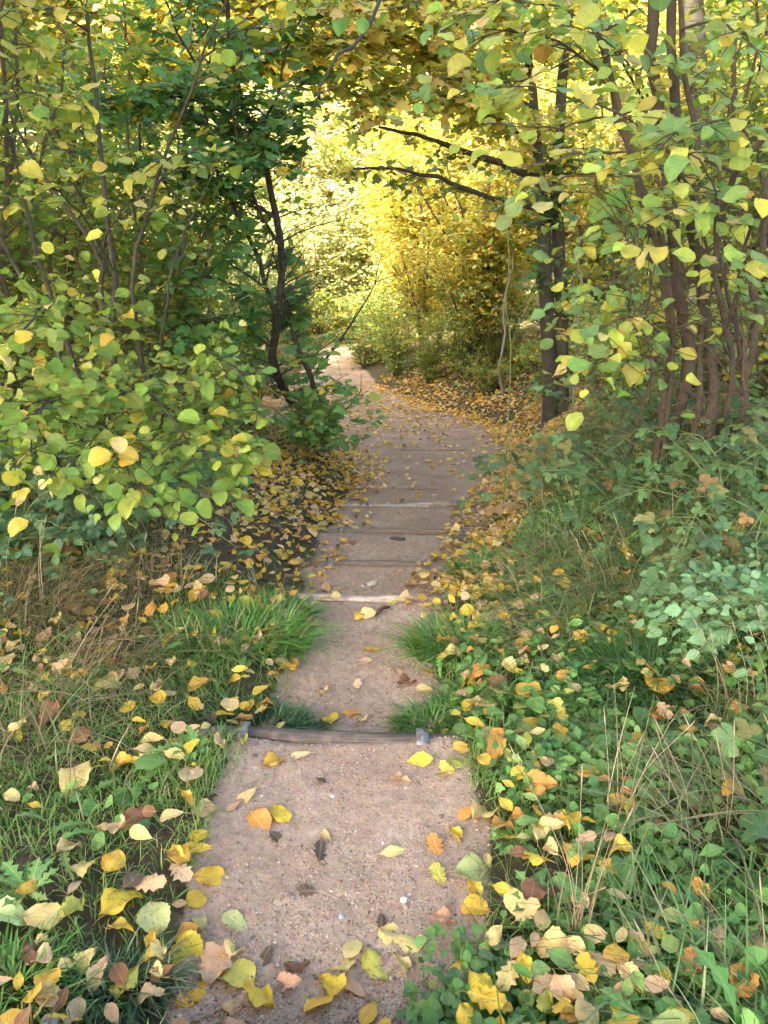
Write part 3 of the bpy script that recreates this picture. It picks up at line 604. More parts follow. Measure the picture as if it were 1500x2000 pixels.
def armleaf(w, l):
    for pts, rad in arms: v, f = tube_arrays(pts, rad, 6, .15, rng); w.add(v, f)
    grow(rng, w, l, arms, T_HAZEL, RP, per_m=12, tl=.22, nsub=1, sub_l=.18, gap=.09, size=.068, t0=.15, up=.0, droop=.25, face=1.6, tw_r=.0022)
    # bare grey twigs in the heart of the shrub
    for k in range(150):
        p = P(rng.uniform(1230, 1500), rng.uniform(430, 850), rng.uniform(3.6, 4.4)); d = nrm(rng.normal(0, 1, 3) + np.array([0, 0, .5])) * rng.uniform(.2, .6)
        v, f = tube_arrays(curve([p, p + d * .5 + rng.normal(0, .03, 3), p + d], 6), np.linspace(.0035, .001, 6), 4); w.add(v, f)
plant('hazel_shrub', 'tall hazel on the right with bundled brown stems and big yellow leaves', 'shrub', base, stems, rng, T_HAZEL, RP, bark=M_BARKR, extra=armleaf,
      per_m=3.2, tl=.5, nsub=1, sub_l=.22, gap=.10, size=.075, t0=.2, up=.1, droop=.2, face=.9, tw_r=.003, keep=lambda p: (p[:, 0] > .55) & ((p[:, 1] > 4.0) | (p[:, 2] > 2.1) | (rng.rand(len(p)) < .35)))

# trunked tree on the right bank
rng = np.random.RandomState(14)
base = np.array([1.98, 8.9, 0]); base[2] = gz(base[0], base[1]); b = base - [0, 0, .1]
def SD(off, pts, r0, r1, n=18): return mkstem([b + np.array([off, 0, 0])] + [P(*p) for p in pts], r0, r1, rng, n, .008)
q = P(1080, 740, 9.0); base[0] = q[0]; b[0] = q[0]
stems = [SD(.0, [(1073, 700, 9.0), (1066, 560, 8.9), (1062, 440, 8.8), (1054, 350, 8.7), (1046, 230, 8.6), (1030, 80, 8.5), (1028, -100, 8.4)], .100, .035),
         SD(.14, [(1098, 650, 9.0), (1092, 500, 9.0), (1086, 380, 8.9), (1095, 200, 8.8), (1110, 0, 8.7), (1115, -120, 8.6)], .085, .05)]
limbs = [mkstem([P(1056, 408, 8.7), P(1000, 396, 8.4), P(950, 384, 8.1), P(870, 350, 7.8), P(820, 340, 7.6), P(765, 328, 7.4), P(690, 330, 7.2)], .036, .010, rng, 16),
         mkstem([P(1050, 350, 8.6), P(985, 322, 8.2), P(900, 292, 7.8), P(830, 268, 7.5), P(740, 248, 7.2)], .044, .012, rng, 16),
         mkstem([P(1044, 215, 8.6), P(980, 170, 8.1), P(930, 140, 7.6), P(840, 90, 7.0), P(740, 60, 6.6), P(640, 90, 6.3)], .028, .006, rng, 16),
         mkstem([P(1032, 110, 8.5), P(970, 40, 7.9), P(900, 10, 7.4), P(800, -20, 6.8), P(660, 0, 6.3)], .024, .006, rng, 16),
         mkstem([P(1050, 300, 8.7), P(960, 210, 7.9), P(880, 190, 7.4), P(780, 170, 7.0), P(700, 190, 6.8)], .020, .005, rng, 16)]
limbs.append(mkstem([P(1030, -60, 8.4), P(960, -160, 6.9), P(820, -130, 5.5), P(715, 60, 5.0), P(660, 112, 4.8), P(625, 175, 4.7), P(610, 212, 4.7)], .022, .004, rng, 22))
YP = [(5, (.76, .60, .12)), (2, (.74, .48, .10)), (4, LIME), (3, YGR), (2, PALE), (1, GRN)]
def limbleaf(w, l):
    for pts, rad in limbs[1:2]: pass
    grow(rng, w, l, limbs[:2], T_IVY, [(4, (.12, .2, .04)), (3, YGR), (2, YEL)], per_m=7, tl=.28, nsub=2, sub_l=.2, gap=.055, size=.07, t0=.1, up=-.15, face=.5, spread=.8)
    grow(rng, w, l, limbs[2:5], T_MAPLE, YP, per_m=16, tl=.45, nsub=3, sub_l=.26, gap=.05, size=.095, t0=.1, up=.05, face=.7, keep=lambda p: p[:, 2] > 1.9)
    grow(rng, w, l, [(s[0][:11], s[1][:11]) for s in stems], T_IVY, [(6, (.06, .15, .045)), (2, GRN), (1, YGR)], per_m=16, tl=.3, nsub=2, sub_l=.18, gap=.06, size=.085, t0=.2, up=0, face=.8, keep=lambda p: (p[:, 2] > .15) & (p[:, 0] > 1.35))
root = plant('bank_tree', 'dark trunked tree on the right bank with limbs reaching left across the path', 'tree', base, stems, rng, T_MAPLE, YP, bark=M_BARKD, stem_name='trunk', extra=limbleaf,
      per_m=9, tl=.6, nsub=3, sub_l=.3, gap=.06, size=.1, t0=.5, up=.1, face=.7)
for pts, rad in limbs:
    a = Acc(); v, f = tube_arrays(pts - base, rad, 7, .25, rng); a.add(v, f); a.obj('limb', M_BARKD, root)

# slim saplings, the dark branch and the green bramble cane
def sapling(name, label, ctrl, r0, r1, bark, pal, temps=T_TINY, cat='sapling', group=None, **kw):
    st = mkstem(ctrl, r0, r1, rng, 14, .012); base = np.asarray(ctrl[0]) + [0, 0, .03]
    return plant(name, label, cat, base, [st], rng, temps, pal, bark=bark, group=group, **kw)
def foot(px, py, d):                                  # stand a stem on the ground below a point
    p = P(px, py, d); p[2] = gz(p[0], p[1]) - .04; return p
rng = np.random.RandomState(15)
def onbank(px, py): q = at(px, py); return q - [0, 0, .04], float((q - CAM) @ FWD)
q0, dq = onbank(985, 772)
sapling('sapling', 'slim pale sapling left of the dark trunk, rising from the leaf litter', [q0, P(975, 720, dq), P(988, 660, dq), P(982, 600, dq), P(1004, 500, dq), P(996, 400, dq), P(1010, 130, dq), P(1000, 0, dq)], .026, .012, M_BARKG, [(3, YGR), (2, YEL), (2, GRN)], per_m=9, tl=.5, size=.07, t0=.15)
q0, dq = onbank(888, 742)
sapling('sapling', 'thin brown sapling on the bank among yellow leaves', [q0, P(896, 660, dq), P(889, 600, dq), P(905, 530, dq), P(901, 450, dq)], .016, .006, M_BARKG, [(3, YEL), (2, YGR)], per_m=8, tl=.5, size=.07, t0=.25)
q0, dq = onbank(848, 735)
sapling('sapling', 'thin grey leaning sapling above the green undergrowth by the bend', [q0, P(832, 670, dq), P(822, 610, dq), P(800, 560, dq)], .016, .006, M_BARKG, [(3, YGR), (2, YEL)], per_m=8, tl=.5, size=.07, t0=.3)
sapling('sapling', 'bare grey upright shoot between the dark trunk and the right hazel', [foot(1128, 720, 5.5), P(1130, 640, 5.4), P(1135, 560, 5.3), P(1128, 480, 5.2)], .010, .004, M_BARKG, [(3, YGR), (1, YEL)], per_m=3, tl=.25, size=.06, t0=.5)
sapling('dark_trunk_tree', 'straight dark tree trunk seen behind the right hazel stems at the top', [foot(1375, 620, 8.5), P(1372, 500, 8.5), P(1368, 250, 8.4), P(1352, 0, 8.3), P(1350, -200, 8.2)], .13, .10, M_BARKD, [(3, YGR), (2, YEL), (3, GRN)], cat='tree', per_m=3, tl=.9, size=.09, t0=.5)
a = Acc(); bp = np.array([1.22, 5.2, 0.]); bp = foot(996, 790, 5.2); c = curve([bp, P(998, 700, 5.1), P(988, 600, 5.0), P(995, 500, 4.8), P(986, 400, 4.7), P(1000, 230, 4.4), P(1015, 90, 4.2), P(1035, -60, 4.1)], 20); v, f = tube_arrays(c - bp, np.linspace(.0042, .003, 20), 6); a.add(v, f)
o = a.obj('bramble_cane', M_STEMG); o.location = bp; tag(o, 'single long thin green cane rising straight up before the yellow trees', 'cane')

# ---------------------------------------------------------------- background plants: prototypes, then copies
def fan_stems(rng, n, h, spread, r0, start=0.0, wig=.03):
    out = []
    for k in range(n):
        a = 2 * np.pi * (k + rng.rand() * .7) / n; hh = h * rng.uniform(.7, 1.05); s = spread * rng.uniform(.4, 1.1)
        d = np.array([math.cos(a), math.sin(a)]); p0 = np.array([d[0] * .08, d[1] * .08, start - .1])
        out.append(mkstem([p0, [d[0] * s * .35, d[1] * s * .35, start + (hh - start) * .4], [d[0] * s * .8, d[1] * s * .8, start + (hh - start) * .8], [d[0] * s * 1.1, d[1] * s * 1.1, hh]], r0, r0 * .3, rng, 10, wig))
    return out
def shrub_proto(seed, name, label, cat, h, spread, n, r0, temps, pal, group, trunk=None, bark=M_BARK, **kw):
    rng = np.random.RandomState(seed); root = empty(name, (0, 0, 0), label, cat, group)
    st = fan_stems(rng, n, h, spread, r0, start=trunk[0] if trunk else 0)
    w = Acc(); l = Acc()
    for pts, rad in st: v, f = tube_arrays(pts, rad, 6, .1, rng); w.add(v, f)
    if trunk:
        a = Acc(); pts, rad = mkstem([[0, 0, -.3], [rng.normal(0, .08), rng.normal(0, .08), trunk[0] * .5], [0, 0, trunk[0]], [rng.normal(0, .2), 0, h * .85]], trunk[1], trunk[1] * .35, rng, 14, .015)
        v, f = tube_arrays(pts, rad, 9, .12, rng); a.add(v, f); a.obj('trunk', bark, root)
    grow(rng, w, l, st, temps, pal, wood_min=.0022, sides=3, **kw)
    w.obj('branches', bark, root); l.obj('crown', M_LEAF, root); return root
KY = [(5, (.78, .62, .14)), (2.5, (.76, .52, .12)), (3, (.70, .66, .24)), (3, LIME), (2.2, YGR)]
KG = [(4, YGR), (3, (.16, .30, .06)), (2, LIME), (1.3, YEL), (1.5, (.11, .23, .06))]
KU = [(5, (.22, .37, .10)), (3, (.22, .35, .15)), (.5, BLG), (3, YGR), (2, YEL), (1, GOLD)]
KF = [(3, (.36, .46, .10)), (3, (.52, .56, .14)), (1.5, GRN), (3, YEL), (2.5, PALE)]
G1 = 'bright yellow trees beyond the bend'; G2 = 'green and yellow shrubs behind the front row'; G3 = 'low green bushes along the path'; G4 = 'trees on the far sunlit slope'; G5 = 'unseen tall trees added to shade the path'
protoY = [shrub_proto(50 + k, 'yellow_maple', 'x', 'tree', 4.6, 1.7, 9, .035, T_TINY, KY, G1, trunk=(1.0, .07), per_m=8, tl=.75, nsub=3, sub_l=.35, gap=.06, size=.105, t0=.08, up=.05, droop=.25, face=.6) for k in range(2)]
protoG = [shrub_proto(60 + k, 'shrub', 'x', 'shrub', 3.2, 1.1, 11, .02, T_TINY, KG, G2, per_m=7.5, tl=.5, nsub=3, sub_l=.25, gap=.06, size=.07, t0=.08, face=.6) for k in range(2)]
protoU = [shrub_proto(70 + k, 'bush', 'x', 'bush', 1.0, .75, 14, .008, T_TINY, KU, G3, per_m=13, tl=.28, nsub=3, sub_l=.16, gap=.045, size=.05, t0=.05, face=.8) for k in range(2)]
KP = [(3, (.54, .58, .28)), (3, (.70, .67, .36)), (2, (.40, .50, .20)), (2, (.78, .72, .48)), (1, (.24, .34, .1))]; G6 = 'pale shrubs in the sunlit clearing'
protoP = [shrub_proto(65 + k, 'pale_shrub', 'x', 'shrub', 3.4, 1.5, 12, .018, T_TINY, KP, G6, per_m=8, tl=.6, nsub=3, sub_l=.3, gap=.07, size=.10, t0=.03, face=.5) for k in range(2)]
protoF = [shrub_proto(80 + k, 'far_tree', 'x', 'tree', 8.5, 3.2, 11, .07, T_FAR, KF, G4, trunk=(1.2, .14), bark=M_BARKG, per_m=4, tl=1.6, nsub=4, sub_l=.8, gap=.14, size=.26, t0=.05, face=.4) for k in range(2)]
protoC = [shrub_proto(90 + k, 'added_shade_tree', 'x', 'tree', 10.5, 3.6, 10, .07, T_FAR, KG, G5, trunk=(4.6, .16), bark=M_BARK, per_m=4, tl=1.6, nsub=4, sub_l=.8, gap=.13, size=.40, t0=.05, face=.2) for k in range(1)]  # unseen trees added to shade the near path, leaves oversized
rngp = np.random.RandomState(99); used = set()
def place(protos, x, y, label, s=1.0, dz=0.0):
    p = protos[rngp.randint(len(protos))]
    if id(p) not in used and p.name not in used: used.add(p.name); o = p
    else: o = copy_tree(p)
    o.location = (x, y, gz(x, y) + dz - .03); o.rotation_euler = (0, 0, rngp.rand() * 6.28); q = s * rngp.uniform(.92, 1.1); o.scale = (q, q, q * rngp.uniform(.95, 1.08)); o['label'] = label
    return o
for x, y, s, lab in [(1.7, 13.6, .80, 'golden yellow maple straight ahead where the path bends left'), (3.4, 12.4, .95, 'golden yellow maple behind the dark trunk on the right bank'), (1.1, 16.2, .95, 'yellow maple rising behind the nearest golden one at the bend'),
                     (3.2, 16.2, 1.1, 'tall yellow maple in the middle of the yellow mass'), (.6, 19.5, 1.0, 'pale yellow maple in full sun beside the far end of the path'), (5.2, 14.2, 1.1, 'yellow maple far right behind the hazel stems'), (2.4, 20.5, 1.25, 'rearmost yellow maple of the group beyond the bend'), (5.0, 19.5, 1.3, 'yellow maple high on the bank at the back right')]:
    place(protoY, x, y, lab, s)
for x, y, s, lab in [(1.7, 12.4, .6, 'low green bush right of the bend under the yellow leaves'), (2.3, 12.9, .55, 'bush with reddish gaps left of the pale sapling'),
                     (2.5, 11.2, .8, 'bush between the pale sapling and the dark trunk'), (2.9, 9.8, 1.0, 'dark bush right of the dark trunk foot'),
                     (-.35, 17.4, 1.1, 'far small bush at the right of the vanishing path'), (-3.2, 17.5, 1.2, 'far bush left of the vanishing path'), (-2.5, 20.5, 1.3, 'sunlit bush where the path disappears'), (-1.0, 21.0, 1.3, 'sunlit yellow green bush behind the vanishing path'),
                     (-2.5, 9.2, 1.0, 'bush in the shade behind the left maple'), (-1.9, 8.0, .8, 'low bush at the left foot of the maple'), (-2.6, 7.0, 1.0, 'bush in the shade behind the left hazel stems'), (-1.75, 6.0, .7, 'small dark bush between left hazel and maple'),
                     (2.5, 7.4, .9, 'low bush between right hazel and the dark trunk'), (2.9, 5.6, 1.1, 'low bush behind the right hazel stems'), (2.0, 5.8, .8, 'small bush on the bank left of the hazel foot')]:
    place(protoU, x, y, lab, s)
for x, y, s, lab in [(-2.7, 5.4, .95, 'shrub behind the left hazel at the photo edge'), (-2.1, 6.8, .85, 'shrub between left hazel and left maple'), (-3.6, 8.4, 1.1, 'shrub deep behind the left hazel, yellowish'), (-2.9, 10.8, 1.0, 'shrub filling the gap left of the maple trunk'), (-4.6, 6.2, 1.1, 'leftmost shrub behind the hazel'),
                     (-4.4, 12.6, 1.15, 'shrub at the back left seen through the stems'), (-3.9, 15.6, 1.0, 'shrub left of the bright clearing'), (-5.6, 10.0, 1.2, 'tall shrub far back on the left edge'),
                     (3.0, 6.6, 1.0, 'shrub right behind the brown hazel stems'), (3.9, 5.3, 1.0, 'shrub at the right edge behind the hazel'), (3.6, 8.6, 1.1, 'shrub right of the dark trunk'), (4.8, 7.4, 1.2, 'shrub far right behind the hazel'), (5.0, 10.8, 1.25, 'shrub on the upper right bank'), (3.4, 10.6, 1.0, 'shrub behind the dark trunk on the bank'), (6.4, 9.0, 1.3, 'rightmost shrub up on the bank')]:
    place(protoG, x, y, lab, s)
for pr, x, y, s, lab in [(protoG, .8, 13.8, .36, 'loose low shrub on the inside of the bend under the golden maple'), (protoG, .25, 15.0, .42, 'loose low shrub on the verge of the vanishing path'), (protoY, 1.5, 13.3, .42, 'small yellow leaved shrub below the golden maple branches'), (protoG, .1, 16.8, .6, 'loose low shrub at the far verge in brighter light'), (protoY, .75, 15.0, .5, 'small yellow leaved shrub behind the verge of the bend')]:
    place(pr, x, y, lab, s)
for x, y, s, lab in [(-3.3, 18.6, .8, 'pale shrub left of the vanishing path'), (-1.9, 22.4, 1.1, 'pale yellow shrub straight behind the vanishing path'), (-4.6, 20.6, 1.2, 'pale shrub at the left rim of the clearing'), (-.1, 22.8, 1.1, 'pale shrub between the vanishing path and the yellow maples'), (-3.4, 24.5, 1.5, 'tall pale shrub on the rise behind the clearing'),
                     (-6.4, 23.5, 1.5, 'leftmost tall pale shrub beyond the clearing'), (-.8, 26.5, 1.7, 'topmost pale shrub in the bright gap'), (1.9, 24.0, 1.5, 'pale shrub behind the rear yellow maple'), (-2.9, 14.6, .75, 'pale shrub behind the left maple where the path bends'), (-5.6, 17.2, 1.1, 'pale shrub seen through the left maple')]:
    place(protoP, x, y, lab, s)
for x, y, s, lab in [(1.35, 13.2, .52, 'loose shrub right of the bend among thin stems'), (2.0, 13.4, .6, 'loose shrub on the bank below the golden maple'), (2.9, 12.3, .6, 'loose shrub between the slim sapling and the bank tree'),
                     (-3.3, 4.3, 1.25, 'tall shrub above the left hazel at the frame edge'), (-2.5, 8.2, 1.15, 'tall shrub close behind the left maple limbs'), (-4.0, 10.4, 1.35, 'tallest shrub behind the left hazel stems'), (-2.2, 12.6, .9, 'shrub behind the left maple close to the bend')]:
    place(protoG, x, y, lab, s)
for px_, py_, h_, lab in [(930, 748, 190, 'thin sapling on the russet bank nearest the slim pale one'), (800, 728, 170, 'thin sapling at the verge where the path starts to bend'), (765, 720, 150, 'thin sapling furthest left on the verge of the bend'), (860, 738, 120, 'short thin sapling between two taller ones on the bend verge')]:
    rng = np.random.RandomState(px_); q0, dq = onbank(px_, py_)
    sapling('sapling', lab, [q0, P(px_ - 6, py_ - h_ * .4, dq), P(px_ + 5, py_ - h_ * .75, dq), P(px_ - 8, py_ - h_, dq)], .014, .005, M_BARKG, [(3, YGR), (3, YEL), (2, (.22, .37, .10))], per_m=9, tl=.45, size=.065, t0=.2)
k = 0
spots = [(-10, 29), (-6.0, 30), (-2.4, 31), (1.8, 27), (5.5, 25.5), (9, 23), (12.5, 20), (8.5, 15), (-15, 27), (-11, 33), (-6.5, 34), (-1.5, 37), (3, 34), (8, 32), (13, 29), (17, 25), (-18, 38), (-12, 43), (-5, 44), (2, 45), (9, 42), (16, 39), (24, 36), (-24, 30), (-3, 55), (8, 55), (-14, 56), (20, 52)]
word = ['first', 'second', 'third', 'fourth', 'fifth', 'sixth', 'seventh', 'eighth', 'ninth', 'tenth', 'eleventh', 'twelfth', 'thirteenth', 'fourteenth']
rows = [(0, 21, 'nearest row of'), (21, 30, 'middle row of'), (30, 40, 'upper row of'), (40, 70, 'topmost row of')]
for lo, hi, nm in rows:
    rr = sorted([q for q in spots if lo <= q[1] < hi])
    for j, (x, y) in enumerate(rr): place(protoF, x, y, '%s tree from the left in the %s trees beyond the clearing' % (word[j], nm), 1 + .008 * y)
for x, y, s, lab in [(-5.5, 2.2, 1.0, 'tall tree added for shade left of the hazel, crown above the view'), (-6.8, 4.9, .9, 'tall tree added for shade behind the left shrubs, crown above the view'), (-3.6, -2.4, 1.0, 'tall tree added for shade behind the viewer to the left'), (6.6, 1.6, .9, 'tall tree added for shade right of the hazel, crown above the view'),
                     (-8.6, -1.6, 1.1, 'tall tree added for shade farthest behind the viewer to the left'), (-.6, -6.0, 1.1, 'tall tree added for shade straight behind the viewer'), (3.8, -3.6, 1.0, 'tall tree added for shade behind the viewer to the right'), (-6.0, -7.0, 1.2, 'tall tree added for shade deep behind the viewer to the left')]:
    place(protoC, x, y, lab, s)

# ---------------------------------------------------------------- ground layer
rng = np.random.RandomState(21)
def scatter(n, x0, x1, y0, y1, dens, dz=0.0, p=1.0):
    x = rng.uniform(x0, x1, n); y = y0 + (y1 - y0) * rng.rand(n) ** p; l, r = edges(y); pm_ = pathmask(x, y)
    k = rng.rand(n) < dens(x, y, l - x, x - r, pm_); xy = np.column_stack([x[k], y[k]]); return on_ground(xy, dz)
GR = [(5, (.19, .34, .07)), (3, (.28, .41, .11)), (1.5, (.10, .23, .05)), (1.2, (.34, .32, .13)), (.5, (.5, .4, .22))]
GRT = [(5, (.12, .29, .06)), (3, (.18, .36, .08)), (1, (.32, .40, .14)), (.5, (.5, .44, .24))]
DRY = [(5, (.36, .27, .16)), (3, (.25, .18, .10)), (2, (.22, .25, .09)), (1, (.55, .46, .31))]
DRYG = [(3, (.38, .32, .17)), (4, (.18, .25, .08)), (3, (.10, .19, .06)), (1, (.55, .46, .30))]
a = Acc()
def d_short(x, y, sl, sr, pm_): return (pm_ < .45) * np.clip(fbm(x, y, 3.1, 3) * 2.6 - .55, .2, 1) * np.where(sl > 0, smooth(1.9, .2, sl), smooth(1.3, .1, sr) * .55 * smooth(3.2, 2.4, y))
p = scatter(110000, -2.2, 1.6, .7, 3.4, d_short, p=1.25); blades(a, rng, p, .025 + .045 * rng.rand(len(p)), .0016, GR, .5, .7, S=3)
def d_edge(x, y, sl, sr, pm_): return ((pm_ < .8) & (pm_ > .02)) * .9 * (fbm(x, y, 5, 2) > .38)
p = scatter(40000, -1.2, 1.4, .8, 5, d_edge, p=1.3); blades(a, rng, p, .02 + .035 * rng.rand(len(p)), .0012, GR, .6, .8, S=2)
def d_far(x, y, sl, sr, pm_): return (pm_ < .3) * np.clip(fbm(x, y, 1.7, 3) * 3 - 1.15, 0, 1)
p = scatter(30000, -5, 6, 3.2, 17, d_far, p=1.2); blades(a, rng, p, .08 + .12 * rng.rand(len(p)), .0028, DRYG, .5, .7, S=3)
tag(a.obj('grass', M_BLADE), kind='stuff')
a = Acc()
def d_dryl(x, y, sl, sr, pm_): return (sl > .25) * smooth(.2, .6, sl) * smooth(1.5, 2.2, y) * smooth(4.6, 3.9, y) * np.clip(fbm(x + 9, y, 2.2, 3) * 3 - .9, 0, 1)
p = scatter(17000, -2.6, -.5, 1.5, 4.6, d_dryl); blades(a, rng, p, .07 + .15 * rng.rand(len(p)), .0018, DRY + [(6, (.16, .25, .08))], .9, 1.3, S=5)
def d_dryr(x, y, sl, sr, pm_): return (sr > .08) * smooth(.15, .35, sr) * smooth(1.6, 1.0, sr) * smooth(2.2, 3.0, y) * smooth(8.5, 6, y) * np.clip(fbm(x + 9, y, 2.4, 3) * 3 - .95, 0, 1)
p = scatter(19000, .2, 2.6, 2.2, 8.5, d_dryr, p=1.3); blades(a, rng, p, .12 + .20 * rng.rand(len(p)), .0026, DRYG, .5, 1.2, S=5, az=rng.normal(3.3, 1.1, len(p)))
tag(a.obj('dry_grass', M_BLADE), kind='stuff')

# broad leaved ground cover: small round leaves on short stalks, toothed leaves, ivy
T_ROUND = [strip_leaf(.5, 5, 1, c, f, 1, 1.0, 0, .02, 0, .45, i) for i, (c, f) in enumerate([(.2, .2), (.4, -.15), (-.1, .3)])]
def cover(acc, p, size, pal, temps, hmin, hmax, face=.5, tilt=.4, stalk=True):
    n = len(p); h = rng.uniform(hmin, hmax, n); az = rng.rand(n) * 6.283; d = np.column_stack([np.cos(az), np.sin(az), rng.normal(-.05, .25, n)])
    pos = p + np.array([0, 0, 1.]) * h[:, None]; cols = pick(rng, pal, n, .17)
    put_leaves(acc, rng, temps, pos, d, np.array([0, 0, 1.]) + face * CAMH + rng.normal(0, tilt, (n, 3)), size * np.exp(rng.normal(0, .28, n)), cols)
    if stalk:
        w = .0009; q = np.stack([p + [-w, 0, 0], p + [w, 0, 0], pos + [w, 0, 0], pos + [-w, 0, 0]], 1)
        acc.add(q.reshape(-1, 3), np.arange(4 * n).reshape(n, 4), np.repeat(cols, 4, 0), np.tile([[.2, .5]], (4 * n, 1)))
CV = [(5, (.16, .36, .09)), (3, (.25, .46, .13)), (2, (.10, .26, .09)), (.7, (.40, .50, .17))]
FYG = (.7, .5, .1)
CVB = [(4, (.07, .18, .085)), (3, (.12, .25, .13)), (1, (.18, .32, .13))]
a = Acc()
def d_cr(x, y, sl, sr, pm_): return (sr > .0) * smooth(-.02, .12, sr - .26 * smooth(2.3, 3.1, y)) * smooth(5.2, 3.6, y) * (.25 + .9 * np.clip(fbm(x, y, 3, 2) * 2.4 - .6, 0, 1))
p = scatter(19000, .1, 2.6, .7, 5.2, d_cr, p=1.1); cover(a, p, .026, CV, T_ROUND + T_IVY[:1], .01, .07)
p = scatter(7500, .1, 2.4, .7, 4.6, d_cr); cover(a, p, .042, CV, T_OVAL, .015, .08, tilt=.5)
p = scatter(2400, .1, 2.4, .7, 3.6, d_cr); cover(a, p, .075, CV, T_DAND, .004, .03, face=.1, tilt=.3, stalk=False)
p = scatter(5000, .02, .75, .72, 1.22, lambda x, y, sl, sr, pm_: .75 * smooth(1.25, 1.0, y) * smooth(.0, .2, x)); cover(a, p, .021, CVB + CV + CV, T_ROUND, .01, .045)
p = scatter(5000, -2.0, -.5, .7, 2.6, lambda x, y, sl, sr, pm_: (sl > .12) * np.clip(fbm(x + 5, y, 2.6, 2) * 3 - 1.2, 0, 1) * .55); cover(a, p, .030, CV, T_ROUND + T_DAND, .01, .05)
p = scatter(260, -2.0, -.6, .7, 2.6, lambda x, y, sl, sr, pm_: (sl > .15) * .5); cover(a, p, .09, CV, T_DAND, .004, .02, face=.1, tilt=.3, stalk=False)
blades(a, rng, scatter(9000, .1, 1.8, .75, 3.4, d_cr), .05 + .07 * rng.rand(1), .0014, GR, .6, .9, S=3)
tag(a.obj('ground_cover', M_LEAF), kind='stuff')
a = Acc()
def d_iv(x, y, sl, sr, pm_): return (sl > .35) * smooth(.6, 1.0, sl) * smooth(2.7, 3.3, y) * smooth(5.6, 4.6, y) * .6
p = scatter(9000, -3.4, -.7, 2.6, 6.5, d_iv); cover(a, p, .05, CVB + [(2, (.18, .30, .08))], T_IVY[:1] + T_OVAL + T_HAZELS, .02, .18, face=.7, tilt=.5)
def d_ivr(x, y, sl, sr, pm_): return (sr > .5) * smooth(.4, .9, sr) * smooth(3.0, 3.6, y) * smooth(8, 6.5, y) * .22
p = scatter(9000, .8, 4.2, 3, 8, d_ivr); cover(a, p, .042, CVB + [(3, (.2, .33, .10)), (2, YGR), (.4, FYG)], T_OVAL + T_HAZELS, .02, .24, face=.7, tilt=.5)
p = scatter(9000, -4, 4.5, 6, 16, lambda x, y, sl, sr, pm_: (pm_ < .05) * (np.maximum(sl, sr) > .3) * np.clip(fbm(x, y + 7, 1.2, 3) * 3 - 1.0, 0, 1) * .8); cover(a, p, .065, CVB + CV, T_IVY, .02, .15, face=.7)
tag(a.obj('ivy_cover', M_LEAF), kind='stuff')

# grass tufts, each its own thing
def tuft(px, py, rad, n, L, pal, lab, w=.0032, name='grass_tuft', lean=.35, bend=1.0, az=None, cat='grass tuft', ex=1.6, group='grass tufts beside the steps', S=5):
    c = at(px, py); th = rng.rand(n) * 6.283; rr = rad * np.sqrt(rng.rand(n)); x = c[0] + rr * np.cos(th) * ex; y = c[1] + rr * np.sin(th)
    p = on_ground(np.column_stack([x, y]), -.004) - c; a = Acc(); azz = th + rng.normal(0, .7, n) if az is None else rng.normal(az, .8, n)
    blades(a, rng, p, L * (.55 + .6 * rng.rand(n)), w, pal, lean, bend, az=azz, S=S, jit=.3); o = a.obj(name, M_BLADE); o.location = c; return tag(o, lab, cat, group)
tuft(480, 1255, .16, 900, .16, GRT, 'large tuft of green grass left of the second tread, sprinkled with yellow leaves')
tuft(390, 1275, .12, 350, .13, GRT + [(2, (.4, .34, .2))], 'green tuft with straw blades at the far left of the large tuft')
tuft(565, 1200, .07, 200, .09, GRT, 'small grass tuft reaching over the left end of the pale log step')
tuft(892, 1268, .11, 750, .15, GRT, 'rounded tuft of long grass right of the second tread')
tuft(510, 1420, .10, 500, .07, [(4, (.09, .2, .09)), (2, (.14, .26, .1))], 'short bluish grass tuft behind the left end of the nearest full log')
tuft(600, 1425, .04, 120, .05, [(4, (.09, .2, .09)), (2, (.14, .26, .1))], 'tiny grass tuft behind the middle of the nearest full log')
tuft(845, 1418, .08, 420, .07, GRT, 'grass tuft behind the strap of the nearest full log')
tuft(925, 1380, .08, 300, .08, GRT, 'grass tuft between the nearest strap and the green cover on the right')
tuft(935, 1108, .10, 500, .08, GRT, 'short green tuft right of the third log step, ringed by yellow leaves')
tuft(225, 1935, .05, 260, .065, [(4, (.09, .17, .07)), (2, (.17, .23, .13)), (1, (.3, .3, .2))], 'dark grey green grass tuft at the bottom left corner', bend=1.3, lean=.6)
tuft(300, 1915, .03, 90, .055, [(3, (.30, .28, .19)), (2, (.2, .25, .14))], 'greyish faded grass tuft leaning over the bottom left of the tread', bend=1.4, lean=.7, az=0)
tuft(30, 1930, .08, 300, .07, GRT, 'green grass tuft cut by the left frame edge at the bottom')
tuft(960, 1165, .06, 250, .07, GRT, 'small green tuft at the right end of the pale log step')
tuft(1290, 1330, .16, 900, .16, [(4, (.06, .16, .05)), (2, (.1, .22, .06))], 'dark green grass tuft in the shade under the nettle clump')
